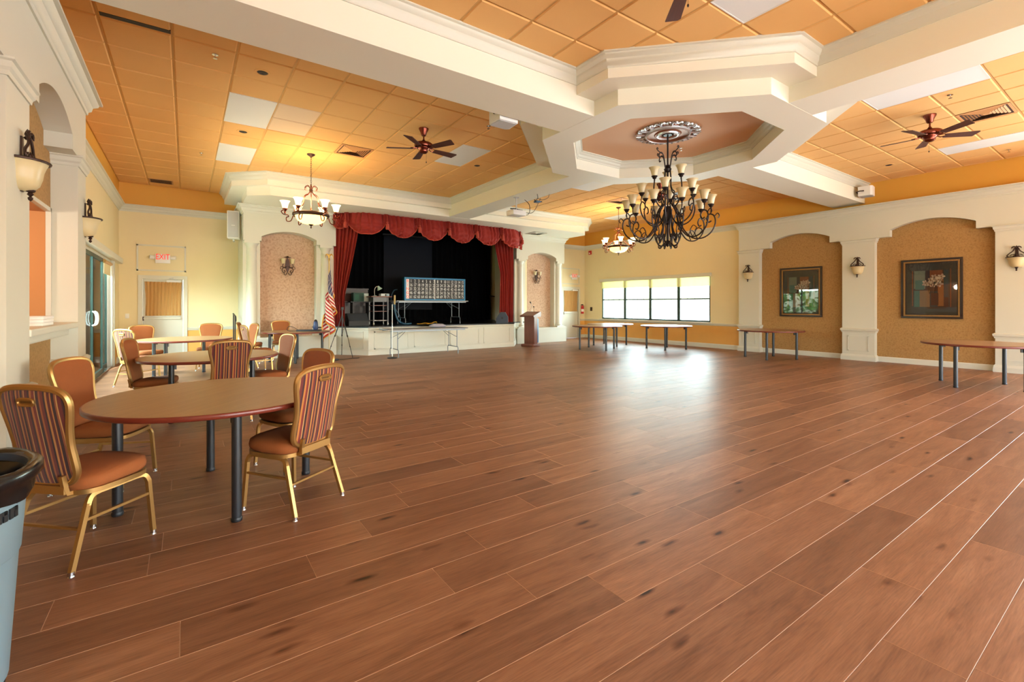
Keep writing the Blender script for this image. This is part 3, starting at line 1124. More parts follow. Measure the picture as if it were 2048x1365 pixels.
# ------------------------------------------------------------------ banquet chairs
def back_half_width(t):
    K = [(0, .0), (.012, .09), (.04, .135), (.09, .163), (.16, .176), (.28, .176), (.42, .174), (.58, .184), (.72, .200), (.82, .209), (.89, .205), (.94, .188), (.975, .15), (.993, .09), (1, .0)]
    for (a, x), (b, y) in zip(K, K[1:]):
        if t <= b:
            return x + (y - x) * (t - a) / (b - a)
    return 0
def chair_proto(label):
    root = thing('banquet_chair', (0, 0, 0), label, 'chair', group='banquet chairs at the round tables')
    # local frame: +Y is the front of the seat
    zb, zt = .44, .975
    def bp(x, t, o):
        """point on the reclined back plane; o = offset along its normal (towards the sitter)"""
        h = t * (zt - zb)
        lean = R(11)
        y = -.162 - h * math.sin(lean) + o * math.cos(lean) + .05 * (1 - (x / .21) ** 2) * -.35
        return (x, y, zb + h * math.cos(lean) * 1.02 + o * math.sin(lean))
    ts = [0, .012, .04, .09, .16, .28, .42, .58, .72, .82, .89, .94, .975, .993, 1]
    def pad(m, material, o_edge, o_mid, nu=10):
        vs, fs = [], []
        for t in ts:
            w = back_half_width(t)
            for i in range(nu + 1):
                u = i / nu * 2 - 1
                e = (1 - abs(u) ** 4) * (1 - abs(2 * t - 1) ** 6)
                vs.append(bp(w * u * .985, t, o_edge + (o_mid - o_edge) * e))
        for j in range(len(ts) - 1):
            for i in range(nu):
                a = j * (nu + 1) + i
                fs.append((a, a + 1, a + nu + 2, a + nu + 1))
        m.add(vs, fs, material)
    P_('back_cushion', root, lambda m: pad(m, M_ORANGE, .012, .035))
    bk = P_('back_panel', root, lambda m: pad(m, M_STRIPE, -.010, -.020))
    def frame(m):
        pts = [bp(back_half_width(t), t, 0) for t in ts[1:-1]] + [bp(0, 1, 0)] + [bp(-back_half_width(t), t, 0) for t in ts[-2:0:-1]] + [bp(0, 0, 0)]
        m.tube(catmull(pts + pts[:1], 3)[:-1], .0185, M_GOLD, 8, closed=True)
    P_('back_frame', root, frame)
    def grip(m):
        pts = []
        for i in range(20):
            a = 2 * PI * i / 20
            ca, sa = math.cos(a), math.sin(a)
            x = (.028 if ca > 0 else -.028) * min(1, abs(ca) * 3) + .022 * ca
            pts.append(bp(x, .868 + .034 * sa, -.024))
        m.tube(pts, .007, M_GOLD, 6, closed=True)
        c = bp(0, .868, -.020)
        m.add([bp(0, .868, -.0215)] + [Vector(p) * .94 + Vector(c) * .06 for p in pts], [(0, i + 1, (i + 1) % 20 + 1) for i in range(20)], M_GOLD)
    P_('grip', bk, grip)
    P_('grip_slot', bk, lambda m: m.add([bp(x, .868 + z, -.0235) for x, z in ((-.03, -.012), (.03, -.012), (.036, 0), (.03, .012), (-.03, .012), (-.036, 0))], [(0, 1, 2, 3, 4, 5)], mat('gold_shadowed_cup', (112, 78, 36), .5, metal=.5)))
    # seat
    def seat(m):
        n, k = 28, 0
        def outline(s):
            return [(math.copysign(abs(math.cos(2 * PI * i / n)) ** .55, math.cos(2 * PI * i / n)) * .225 * s * (1.0 if math.sin(2 * PI * i / n) > 0 else .95), math.copysign(abs(math.sin(2 * PI * i / n)) ** .55, math.sin(2 * PI * i / n)) * .205 * s + .028) for i in range(n)]
        lv = [(.94, .405), (1.0, .418), (1.015, .44), (.99, .468), (.90, .482), (.6, .490), (.25, .492)]
        vs = []
        for s_, z in lv:
            vs += [(x, y, z + .012 * (y / .22)) for x, y in outline(s_)]
        fs = [tuple(range(n - 1, -1, -1))]
        for j in range(len(lv) - 1):
            fs += [(j * n + i, j * n + (i + 1) % n, (j + 1) * n + (i + 1) % n, (j + 1) * n + i) for i in range(n)]
        fs.append(tuple(len(vs) - n + i for i in range(n)))
        m.add(vs, fs, M_ORANGE)
    P_('seat', root, seat, ang=60)
    def pan(m):
        n = 24
        o = [(math.copysign(abs(math.cos(2 * PI * i / n)) ** .5, math.cos(2 * PI * i / n)) * .222, math.copysign(abs(math.sin(2 * PI * i / n)) ** .5, math.sin(2 * PI * i / n)) * .203 + .028) for i in range(n)]
        m.prism(o, .383, .408, M_GOLD)
        for s in (-1, 1):
            m.tube([(s * .12, -.15, .395), (s * .12, -.19, .40), (s * .12, -.20, .43), (s * .12, -.212, .50)], .012, M_GOLD, sq=True)
        m.box((-.13, -.213, .40), (.13, -.195, .445), M_GOLD)
    P_('seat_pan', root, pan)
    for s in (-1, 1):
        P_('side_rail', root, lambda m: m.tube(catmull([(s * .200, .200, .325), (s * .194, .185, .362), (s * .187, .15, .375), (s * .187, 0, .375), (s * .187, -.09, .375), (s * .19, -.128, .362), (s * .197, -.150, .325)], 4), .0125, M_GOLD, sq=True))
        P_('leg', root, lambda m: m.tube([(s * .199, .199, .335), (s * .218, .215, .014)], .0125, M_GOLD, sq=True))
        P_('leg', root, lambda m: m.tube([(s * .196, -.147, .335), (s * .218, -.245, .014)], .0125, M_GOLD, sq=True))
        P_('stretcher', root, lambda m: m.tube([(s * .204, .203, .255), (s * .203, -.172, .255)], .008, M_GOLD, sq=True))
        for y in (.215, -.245):
            x = s * .218
            P_('glide', root, lambda m: (m.cyl((x, y, 0), (x, y, .008), .016, .013, M_CHROME, 10), m.cyl((x, y, .008), (x, y, .026), .016, .015, M_CHROME, 10)))
    P_('cross_brace', root, lambda m: m.tube([(-.205, -.185, .215), (.205, -.185, .215)], .007, M_GOLD, sq=True))
    return root

def face(dx, dy):
    return math.atan2(dy, dx) - PI / 2
CH = [
    ((-.47, 3.59), face(.7, .72), 'rust banquet chair with striped back standing beside the grey trash can'),
    ((.622, 3.60), face(-.255, .375), 'striped-back banquet chair facing the closest round table from the open floor'),
    ((-.50, 4.82), face(.91, -.42), 'plain rust-fronted banquet chair between the closest round table and the wall niche'),
    ((.78, 4.50), face(-.92, -.40), 'banquet chair tucked behind the striped chair at the far side of the closest round table'),
    ((-.33, 7.33), face(.97, -.25), 'banquet chair seen edge-on at the window-door side of the middle round table'),
    ((.40, 6.58), face(-.12, 1), 'banquet chair showing its full striped back between the closest and middle round tables'),
    ((.95, 7.20), face(-.96, -.29), 'banquet chair seen edge-on at the stage side of the middle round table'),
    ((-.63, 11.83), face(.43, -.9), 'rust banquet chair against the ochre wall beside the sliding doors'),
    ((-.68, 10.40), face(.73, .69), 'sunlit pale banquet chair with striped back near the sliding doors'),
    ((.42, 12.10), face(-.15, -1), 'plain rust banquet chair facing us behind the far round table'),
    ((1.28, 12.78), face(.97, -.25), 'banquet chair at the foot of the tower column, its seat facing the stage'),
    ((1.0, 11.70), face(-.96, -.29), 'plain-fronted banquet chair beside the striped one near the tower column'),
    ((1.22, 10.95), face(.98, .18), 'striped banquet chair turned away from the far round table towards the tower'),
    ((2.02, 13.22), face(-.05, -1), 'lone rust banquet chair in front of the papered arch niche'),
]
c0 = chair_proto(CH[0][2])
c0.location = (CH[0][0][0], CH[0][0][1], 0)
c0.rotation_euler = (0, 0, CH[0][1])
for (x, y), rz, lb in CH[1:]:
    copy_tree(c0, (x, y, 0), rz, lb)

# ------------------------------------------------------------------ round tables
def table_proto(label):
    root = thing('round_table', (0, 0, 0), label, 'table', group='round banquet tables')
    n = 64
    def top(m):
        m.add([(.772 * math.cos(2 * PI * i / n), .772 * math.sin(2 * PI * i / n), .742) for i in range(n)], [tuple(range(n))], M_TABLE)
        m.add([(.77 * math.cos(2 * PI * i / n), .77 * math.sin(2 * PI * i / n), .708) for i in range(n)], [tuple(range(n - 1, -1, -1))], M_BLACKP)
    tp = P_('table_top', root, top, smooth=False)
    P_('edge_band', tp, lambda m: m.lathe([(.770, .7415), (.776, .742), (.781, .737), (.781, .713), (.776, .708), (.769, .708)], M_EDGE, n), ang=50)
    for k in range(4):
        a = PI / 4 + k * PI / 2
        x, y = .595 * math.cos(a), .595 * math.sin(a)
        lg = P_('leg', root, lambda m: (m.cyl((x, y, .025), (x, y, .70), .030, .030, M_BLACK, 16), m.cyl((x, y, .695), (x, y, .709), .07, .07, M_BLACK, 16),
                                        m.box((x - .045 * math.cos(a) - .02, y - .045 * math.sin(a) - .02, .63), (x - .045 * math.cos(a) + .02, y - .045 * math.sin(a) + .02, .70), M_BLACK)))
        P_('foot', lg, lambda m: m.lathe([(.001, 0), (.031, 0), (.033, .004), (.033, .02), (.030, .026)], M_BLACKP, 16, (x, y, 0)))
    return root
def leg_rot(lx, ly, cx, cy):
    return math.atan2(ly - cy, lx - cx) - PI / 4
TB = [
    ((.22, 4.09), leg_rot(.27, 3.49, .22, 4.09), 'closest round walnut table with black legs, beside the trash can'),
    ((.27, 7.25), 0.02, 'middle round table in the line of three along the sliding door wall'),
    ((.0, 11.1), 0.25, 'far round table in front of the curtained exit door'),
    ((2.26, 12.62), leg_rot(2.13, 12.03, 2.26, 12.62), 'round table with a black case on it in front of the papered niche'),
    ((10.65, 10.53), leg_rot(10.14, 10.7, 10.65, 10.53), 'round table nearest the lectern, overlapping the one under the window'),
    ((12.05, 11.29), leg_rot(11.59, 11.51, 12.05, 11.29), 'round table under the window, just behind the one nearest the lectern'),
    ((12.49, 9.32), leg_rot(12.17, 9.79, 12.49, 9.32), 'round table standing alone below the window, its top shining white'),
    ((12.55, 6.13), leg_rot(12.37, 6.66, 12.55, 6.13), 'round table below the picture with green window reflections'),
    ((11.21, 1.95), leg_rot(11.4, 2.47, 11.21, 1.95), 'round table cut by the picture edge below the orchid picture'),
]
t0 = table_proto(TB[0][2])
t0.location = (TB[0][0][0], TB[0][0][1], 0)
t0.rotation_euler = (0, 0, TB[0][1])
for (x, y), rz, lb in TB[1:]:
    copy_tree(t0, (x, y, 0), rz, lb)

# ------------------------------------------------------------------ folding tables
M_FTOP = mat('grey_table_top', (150, 150, 150), 0.45)
M_FLEG = mat('grey_steel', (120, 128, 134), 0.4, metal=0.6)
def folding_table(loc, rz, L, W, label):
    r = thing('folding_table', loc, label, 'table', rz, 'grey folding tables')
    P_('table_top', r, lambda m: m.cbox((-L / 2, -W / 2, .715), (L / 2, W / 2, .745), .008, M_FTOP))
    P_('apron', r, lambda m: (m.box((-L / 2 + .08, -W / 2 + .03, .68), (L / 2 - .08, -W / 2 + .05, .716), M_FLEG), m.box((-L / 2 + .08, W / 2 - .05, .68), (L / 2 - .08, W / 2 - .03, .716), M_FLEG)))
    for s in (-1, 1):
        x = s * (L / 2 - .30)
        lg = P_('leg', r, lambda m: (m.tube([(x, -W / 2 + .11, .70), (x, -W / 2 + .11, .20)], .011, M_FLEG), m.tube([(x, W / 2 - .11, .70), (x, W / 2 - .11, .20)], .011, M_FLEG),
                                     m.tube([(x, -W / 2 + .04, 0), (x, -W / 2 + .04, .16), (x, -W / 2 + .07, .20), (x, W / 2 - .07, .20), (x, W / 2 - .04, .16), (x, W / 2 - .04, 0)], .012, M_FLEG)))
        P_('brace', lg, lambda m: (m.tube([(x, -W / 2 + .11, .48), (x - s * .34, -.02, .70)], .008, M_FLEG), m.tube([(x, W / 2 - .11, .48), (x - s * .34, .02, .70)], .008, M_FLEG)))
    return r
folding_table((5.50, 12.15, 0), R(-2), 2.35, .76, 'grey folding table on the floor in front of the stage')
folding_table((6.55, 14.10, STZ), R(-1), 2.5, .76, 'folding table on the stage carrying the bingo board')

# ------------------------------------------------------------------ trash can
tc = thing('trash_can', (-.765, 2.42, 0), 'grey round trash can with a black bag liner', 'trash can')
M_CAN = mat('grey_can', (112, 132, 140), 0.5)
P_('body', tc, lambda m: m.lathe([(.001, .0), (.205, .0), (.215, .02), (.222, .05), (.236, .06), (.262, .50), (.264, .505), (.268, .51), (.281, .70), (.285, .70), (.292, .78), (.292, .80)], M_CAN, 40))
P_('rim', tc, lambda m: m.lathe([(.292, .79), (.318, .785), (.322, .80), (.318, .815), (.30, .822), (.285, .815), (.28, .79)], mat('can_rim', (52, 64, 76), 0.45), 40))
M_BAG = mat('bag_film', (14, 14, 16), 0.22, spec=0.7)
def bag(m):
    n = 60
    rb = random.Random(5)
    def rr(i, a, k): return a * (math.sin(i * 2 * PI / n * 7 + k) + .6 * math.sin(i * 2 * PI / n * 13 + 2 * k) + .4 * math.sin(i * 2 * PI / n * 23 + k * 3))
    prof = [(.245, .42, .006), (.262, .55, .008), (.276, .70, .006), (.292, .822, .004), (.312, .829, .003), (.3265, .815, .002), (.3265, .785, .002), (.306, .765, .004), (.304, .735, .005), (.297, .712, .006)]
    vs = []
    for j, (r, z, a) in enumerate(prof):
        for i in range(n):
            t = 2 * PI * i / n
            q = r + rr(i, a * .5, j)
            vs.append((q * math.cos(t), q * math.sin(t), z + rr(i, a * .8, j + 4)))
    fs = [(j * n + i, j * n + (i + 1) % n, (j + 1) * n + (i + 1) % n, (j + 1) * n + i) for j in range(len(prof) - 1) for i in range(n)]
    fs.append(tuple(range(n)))
    m.add(vs, fs, M_BAG)
P_('bag_liner', tc, bag, ang=80)
def logo(m):
    # moulded dark lettering strip under the rim
    for k, a in enumerate((-.50, -.42, -.33, -.25)):
        c, s = math.cos(a), math.sin(a)
        mt = T(.2815 * c, .2815 * s, .672) @ rotz(a)
        m.box((-.002, -.008, -.018), (.003, .008, .018), M_BLACKP, mt)
        if k % 2:
            m.box((-.002, -.014, .006), (.003, .008, .018), M_BLACKP, mt)
P_('moulded_marks', tc, logo, smooth=False)
P_('floor_ring', tc, lambda m: m.lathe([(.205, 0), (.225, .0), (.228, .03), (.215, .045)], M_BLACKP, 32))
# ------------------------------------------------------------------ chandeliers
def rad(a, r, z): return (r * math.cos(a), r * math.sin(a), z)
def shade_profile(s=1.0):
    return [(.028 * s, 0), (.036 * s, .004 * s), (.044 * s, .03 * s), (.052 * s, .07 * s), (.064 * s, .105 * s), (.082 * s, .125 * s), (.080 * s, .125 * s), (.062 * s, .103 * s), (.049 * s, .07 * s), (.040 * s, .03 * s), (.03 * s, .01 * s)]
def scroll_arm(m, a, pts, r, material, n=5):
    m.tube([rad(a, p[0], p[1]) for p in catmull([(x, y, 0) for x, y in pts], 4)], r, material, n)
def point_lamp(name, parent, loc, watts, radius, color):
    d = bpy.data.lights.new(name, 'POINT')
    d.energy = watts
    d.color = color
    d.shadow_soft_size = radius
    o = bpy.data.objects.new(name, d)
    COL.objects.link(o)
    o.parent = parent
    o.location = loc
    return o

# the large unlit iron chandelier under the octagon
big = thing('chandelier', (CX, CY, 4.27), 'huge dark iron chandelier with three tiers of amber glass shades', 'chandelier')
def Z(z): return z - 4.27
P_('stem', big, lambda m: (m.cyl((0, 0, Z(4.22)), (0, 0, Z(4.25)), .07, .07, M_IRON, 16), m.cyl((0, 0, Z(3.0)), (0, 0, Z(4.23)), .014, .014, M_IRON, 10), m.cyl((0, 0, Z(2.42)), (0, 0, Z(3.0)), .02, .02, M_IRON, 10),
                           m.lathe([(.012, 0), (.05, .02), (.062, .06), (.03, .10), (.045, .115), (.012, .14)], M_IRON, 14, (0, 0, Z(3.60))),
                           m.lathe([(.01, 0), (.04, .03), (.055, .07), (.03, .1), (.02, .13)], M_IRON, 14, (0, 0, Z(2.72))),
                           m.lathe([(.003, 0), (.02, .02), (.028, .05), (.012, .08), (.03, .1), (.01, .13)], M_IRON, 12, (0, 0, Z(2.36)))))
CA = math.atan2(-CY, -CX)     # direction from the chandelier to the camera
for k in range(4):
    a = CA + PI / 4 + PI / 2 * k
    def top(m):
        scroll_arm(m, a, [(.03, Z(3.62)), (.06, Z(3.72)), (.09, Z(3.86)), (.14, Z(3.92)), (.19, Z(3.88)), (.185, Z(3.83)), (.155, Z(3.84))], .010, M_IRON)
        scroll_arm(m, a, [(.12, Z(3.90)), (.19, Z(3.925)), (.24, Z(3.96)), (.225, Z(3.985)), (.21, Z(3.96))], .008, M_IRON)
        scroll_arm(m, a, [(.05, Z(3.68)), (.07, Z(3.5)), (.07, Z(3.38)), (.10, Z(3.30)), (.145, Z(3.26)), (.14, Z(3.22)), (.13, Z(3.02))], .011, M_IRON)
    P_('top_scroll', big, top)
def arm_set(count, phase, R_, zs, pts, sc, extra=None):
    for k in range(count):
        a = CA + phase + 2 * PI * k / count
        am = P_('arm', big, lambda m: (scroll_arm(m, a, pts, .0115, M_IRON), [scroll_arm(m, a, e, .008, M_IRON, 4) for e in (extra or [])]))
        cx, cy = R_ * math.cos(a), R_ * math.sin(a)
        P_('candle_cup', am, lambda m: m.lathe([(.006, -.075), (.014, -.06), (.010, -.045), (.03, -.03), (.036, -.01), (.05, .0), (.05, .012), (.0, .013)], M_IRON, 12, (cx, cy, zs)))
        P_('glass_shade', am, lambda m: m.lathe(shade_profile(sc), M_AMBER, 18, (cx, cy, zs + .012)))
arm_set(3, PI / 3, .24, Z(3.52), [(.05, Z(3.10)), (.10, Z(3.02)), (.17, Z(3.06)), (.235, Z(3.18)), (.25, Z(3.32)), (.24, Z(3.45))], 1.12,
        [[(.10, Z(3.02)), (.08, Z(3.12)), (.11, Z(3.17)), (.14, Z(3.13)), (.12, Z(3.1))]])
arm_set(6, R(-5), .45, Z(3.24), [(.05, Z(2.98)), (.09, Z(2.84)), (.18, Z(2.74)), (.32, Z(2.76)), (.43, Z(2.86)), (.475, Z(3.0)), (.45, Z(3.10)), (.40, Z(3.07)), (.39, Z(3.0)), (.42, Z(2.98))], 1.15,
        [[(.45, Z(3.08)), (.46, Z(3.13)), (.45, Z(3.17))], [(.2, Z(2.74)), (.17, Z(2.84)), (.22, Z(2.9)), (.26, Z(2.86)), (.23, Z(2.83))], [(.06, Z(3.1)), (.11, Z(3.2)), (.17, Z(3.2)), (.18, Z(3.14)), (.14, Z(3.13))]])
arm_set(10, R(18), .665, Z(3.02), [(.10, Z(3.06)), (.16, Z(2.95)), (.20, Z(2.78)), (.25, Z(2.64)), (.38, Z(2.50)), (.54, Z(2.49)), (.67, Z(2.58)), (.73, Z(2.72)), (.71, Z(2.84)), (.64, Z(2.87)), (.60, Z(2.80)), (.63, Z(2.74)), (.67, Z(2.76))], 1.15,
        [[(.71, Z(2.82)), (.76, Z(2.88)), (.79, Z(2.84)), (.77, Z(2.8))], [(.66, Z(2.87)), (.665, Z(2.92)), (.665, Z(2.95))], [(.46, Z(2.485)), (.42, Z(2.58)), (.47, Z(2.66)), (.53, Z(2.62)), (.5, Z(2.57))]])
for k in range(8):
    a = CA + PI / 8 + PI / 4 * k
    P_('lower_scroll', big, lambda m: (scroll_arm(m, a, [(.16, Z(2.96)), (.11, Z(2.80)), (.08, Z(2.66)), (.10, Z(2.56)), (.15, Z(2.52)), (.14, Z(2.47)), (.11, Z(2.49))], .010, M_IRON),
                                       scroll_arm(m, a, [(.03, Z(2.46)), (.07, Z(2.40)), (.12, Z(2.38)), (.17, Z(2.42)), (.19, Z(2.52)), (.15, Z(2.56)), (.13, Z(2.51)), (.155, Z(2.49))], .010, M_IRON),
                                       scroll_arm(m, a, [(.08, Z(2.41)), (.12, Z(2.35)), (.16, Z(2.36)), (.15, Z(2.40))], .008, M_IRON, 4),
                                       scroll_arm(m, a, [(.03, Z(3.04)), (.06, Z(2.92)), (.05, Z(2.78)), (.02, Z(2.74))], .009, M_IRON, 4)))

med = thing('ceiling_medallion', (CX, CY, 4.27), 'carved bronze and silver medallion on the ceiling above the big chandelier', 'medallion')
M_SILV = mat('silver_leaf', (206, 204, 206), 0.32, metal=0.7)
M_ROSE = mat('bronze_relief', (146, 92, 66), 0.45, metal=0.5, vary=.3, vscale=60)
P_('disc', med, lambda m: m.lathe([(.10, -.04), (.13, -.05), (.14, -.03), (.20, -.045), (.22, -.03), (.30, -.035), (.33, -.055), (.36, -.04), (.37, 0)], M_ROSE, 48))
P_('inner_ring', med, lambda m: (m.lathe([(.13, -.04), (.15, -.065), (.175, -.06), (.185, -.035)], M_SILV, 40), m.lathe([(.32, -.035), (.34, -.065), (.362, -.05), (.368, -.02)], M_SILV, 48)))
for k in range(16):
    a = 2 * PI * k / 16
    def leaf(m):
        b = 1 if k % 2 else -1
        w = .10
        def pt(u, v, z): 
            c, s = math.cos(a), math.sin(a)
            return (u * c - v * s, u * s + v * c, z)
        for q in (-1, 1):
            m.tube([pt(x, y * q, -.02) for x, y, _ in catmull([(.35, .01, 0), (.42, .012, 0), (.49, .03, 0), (.50, .065, 0), (.46, .085, 0), (.43, .065, 0), (.45, .045, 0)], 4)], [.012] * 25, M_SILV, 5)
        m.tube([pt(.36, 0, -.02), pt(.44, 0, -.03), pt(.53, 0, -.02)], [.018, .016, .006], M_SILV, 5)
    P_('leaf_scroll', med, leaf)

# the two lit bowl chandeliers
def bowl_chandelier(x, y, label):
    r = thing('bowl_chandelier', (x, y, ZC), label, 'chandelier', group='lit bowl chandeliers')
    z0 = -ZC
    P_('canopy', r, lambda m: m.lathe([(.0, -.07), (.012, -.07), (.02, -.05), (.07, -.02), (.08, -.003), (.08, 0)], M_BRONZE, 20))
    def chain(m):
        for i in range(14):
            zc = -.08 - i * .042
            pts = []
            for q in range(8):
                t = 2 * PI * q / 8
                u, w = .011 * math.cos(t), .026 * math.sin(t)
                pts.append((u, 0, zc + w) if i % 2 else (0, u, zc + w))
            m.tube(pts, .004, M_BRONZE, 4, closed=True)
    P_('chain', r, chain)
    P_('stem', r, lambda m: (m.cyl((0, 0, z0 + 3.22), (0, 0, z0 + 3.80), .010, .010, M_COPPER, 8), m.lathe([(.004, .0), (.03, .02), (.036, .06), (.016, .1), (.02, .14), (.006, .17)], M_BRONZE, 12, (0, 0, z0 + 3.66)), m.cyl((0, 0, -.66), (0, 0, z0 + 3.8), .006, .006, M_BRONZE, 6)))
    for k in range(6):
        a = R(20) + PI / 3 * k
        P_('frame_arm', r, lambda m: (scroll_arm(m, a, [(.02, z0 + 3.70), (.05, z0 + 3.64), (.12, z0 + 3.60), (.15, z0 + 3.55), (.16, z0 + 3.46), (.22, z0 + 3.36), (.33, z0 + 3.27), (.36, z0 + 3.24)], .008, M_COPPER),
                                      scroll_arm(m, a, [(.02, z0 + 3.74), (.06, z0 + 3.80), (.12, z0 + 3.77), (.13, z0 + 3.73), (.10, z0 + 3.72)], .007, M_COPPER)))
        b = a + PI / 6
        am = P_('lamp_arm', r, lambda m: scroll_arm(m, b, [(.33, z0 + 3.17), (.37, z0 + 3.07), (.44, z0 + 3.06), (.45, z0 + 3.13), (.41, z0 + 3.15), (.43, z0 + 3.18), (.50, z0 + 3.19), (.54, z0 + 3.24), (.51, z0 + 3.27)], .010, M_COPPER))
        cx, cy = .475 * math.cos(b), .475 * math.sin(b)
        P_('candle_cup', am, lambda m: m.lathe([(.006, -.10), (.02, -.085), (.012, -.06), (.03, -.03), (.046, -.005), (.046, .01), (0, .012)], M_COPPER, 12, (cx, cy, z0 + 3.30)))
        P_('glass_shade', am, lambda m: m.lathe(shade_profile(1.15), M_LIT, 16, (cx, cy, z0 + 3.31)))
    bw = P_('bowl', r, lambda m: m.lathe([(.30, z0 + 3.20), (.285, z0 + 3.15), (.25, z0 + 3.095), (.18, z0 + 3.05), (.08, z0 + 3.025), (.001, z0 + 3.02)], M_LITBOWL, 32))
    P_('bowl_rim', r, lambda m: m.lathe([(.30, z0 + 3.18), (.33, z0 + 3.17), (.35, z0 + 3.20), (.345, z0 + 3.235), (.32, z0 + 3.25), (.30, z0 + 3.235), (.295, z0 + 3.20)], M_BRONZE, 32))
    P_('finial', bw, lambda m: m.lathe([(.001, -.09), (.012, -.08), (.016, -.065), (.006, -.05), (.014, -.04), (.05, -.01), (.05, 0), (.0, .0)], M_BRONZE, 14, (0, 0, z0 + 3.03)))
    for k in range(3):
        a = 2 * PI * k / 3
        point_lamp('bowl_lamp', r, (.30 * math.cos(a), .30 * math.sin(a), z0 + 3.56), 13, .10, (1.0, .70, .36))
    return r
bowl_chandelier(2.07, 10.04, 'lit bowl chandelier with six glass shades above the tables by the tower')
bowl_chandelier(11.05, 10.0, 'lit bowl chandelier half behind the huge iron chandelier, above the window')

# ------------------------------------------------------------------ ceiling fans
def fan_proto(label):
    r = thing('ceiling_fan', (0, 0, ZC), label, 'fan', group='ceiling fans')
    P_('canopy', r, lambda m: m.lathe([(.0, -.125), (.035, -.125), (.045, -.11), (.055, -.07), (.082, -.02), (.085, 0)], M_COPPER, 24))
    P_('downrod', r, lambda m: m.cyl((0, 0, -.21), (0, 0, -.12), .012, .012, M_COPPER, 10))
    P_('motor', r, lambda m: m.lathe([(.018, -.19), (.03, -.21), (.045, -.235), (.13, -.25), (.155, -.27), (.16, -.30), (.15, -.325), (.10, -.335), (.09, -.36), (.075, -.375), (.07, -.405), (.045, -.425), (.0, -.43)], M_COPPER, 28))
    for k in range(5):
        a = 2 * PI * k / 5
        mt = rotz(a) @ T(0, 0, -.345) @ rotx(R(-12))
        bl = P_('blade', r, lambda m: m.prism([(.20, -.055), (.63, -.075), (.645, -.05), (.61, .075), (.20, .055)], -.004, .004, M_BLADE, lambda x, y, z: tuple(mt @ Vector((x, y, z)))))
        P_('blade_bracket', bl, lambda m: (m.tube([mt @ Vector(p) for p in ((.07, 0, .01), (.12, .02, .008), (.17, .045, .008), (.22, .02, .008))], .008, M_COPPER), m.tube([mt @ Vector(p) for p in ((.07, 0, .01), (.12, -.02, .008), (.17, -.045, .008), (.22, -.02, .008))], .008, M_COPPER)))
    P_('pull_chain', r, lambda m: (m.cyl((.05, 0, -.56), (.05, 0, -.42), .0015, .0015, M_BRONZE, 5), m.sphere((.05, 0, -.57), .009, M_BRONZE, 8, 1.6)))
    return r
f0 = fan_proto('copper ceiling fan with dark blades above the stage-side tables')
f0.location = (3.36, 7.46, ZC)
f0.rotation_euler = (0, 0, R(6))
copy_tree(f0, (9.76, 2.28, ZC), R(24), 'copper ceiling fan beside the slotted air vent, with its shadow on the tiles')
copy_tree(f0, (3.36, 2.28, ZC), R(48), 'ceiling fan cut off by the top edge, only blade tips showing')
copy_tree(f0, (9.76, 7.46, ZC), R(-20), 'ceiling fan hidden behind the huge iron chandelier')

# ------------------------------------------------------------------ ceiling panels, vents and small fittings
def ceiling_light(x0, y0, w, h, label):
    r = thing('ceiling_light', (x0 + w / 2, y0 + h / 2, ZC), label, 'light panel', group='flat white ceiling light panels')
    P_('frame', r, lambda m: [m.box(a, b, M_WHITE) for a, b in (((-w / 2 + .008, -h / 2 + .008, 0), (w / 2 - .008, -h / 2 + .022, .015)), ((-w / 2 + .008, h / 2 - .022, 0), (w / 2 - .008, h / 2 - .008, .015)), ((-w / 2 + .008, -h / 2 + .022, 0), (-w / 2 + .022, h / 2 - .022, .015)), ((w / 2 - .022, -h / 2 + .022, 0), (w / 2 - .008, h / 2 - .022, .015)))], smooth=False)
    P_('diffuser', r, lambda m: m.box((-w / 2 + .02, -h / 2 + .02, .003), (w / 2 - .02, h / 2 - .02, .014), M_DIFF), smooth=False)
    return r
for x0, y0, lb in ((gL(2), gy(2), 'white ceiling light panel beside two pale patched tiles'), (gL(2), gy(6), 'white ceiling light panel nearest the tower, left of the lit bowl chandelier'),
                   (gL(8), gy(2), 'pale ceiling light panel just behind a fan blade above the stage side'), (gL(8), gy(-8), 'white ceiling light panel cut by the top picture edge near the fan blade'),
                   (gR(0), gy(-8), 'long pale ceiling light panel running along the beam at upper right'), (gR(6), gy(-8), 'pale ceiling light panel right of the fan with the big shadow'),
                   (gR(0), gy(2), 'white ceiling light panel peeking out below the octagonal drum'), (gR(6), gy(2), 'white ceiling light panel half hidden by the amber shades of the huge chandelier'), (gR(6), gy(6), 'white ceiling light panel just above the lit bowl chandelier by the window')):
    ceiling_light(x0, y0, GP, 2 * GP, lb)
M_VENTB = mat('vent_dark', (70, 44, 26), 0.8)
M_VENTS = mat('vent_peach', (204, 150, 96), 0.6)
def vent4(x0, y0, z, s, label, m_s=None):
    m_s = m_s or M_VENTS
    r = thing('air_vent', (x0 + s / 2, y0 + s / 2, z), label, 'vent', group='louvred ceiling vents')
    h = s / 2 - .015
    P_('backing', r, lambda m: m.box((-h, -h, .002), (h, h, .010), M_VENTB), smooth=False)
    P_('frame', r, lambda m: m.sweep([(-h, -h), (h, -h), (h, h), (-h, h)], [(0, .0), (.03, .0), (.03, -.006), (0, -.006)], m_s, closed=True, side=1), smooth=False)
    for k in range(4):
        a = PI / 2 * k
        for i in range(6):
            d = .05 + i * .036
            w = d * .96
            P_('slat', r, lambda m: m.add([(rotz(a) @ Vector(p)) for p in ((d - .012, -w + .012, -.008), (d - .012, w - .012, -.008), (d + .014, w + .014, .002), (d + .014, -w - .014, .002))], [(0, 1, 2, 3)], m_s), smooth=False)
    P_('centre_plate', r, lambda m: m.box((-.035, -.035, -.01), (.035, .035, -.006), m_s), smooth=False)
    return r
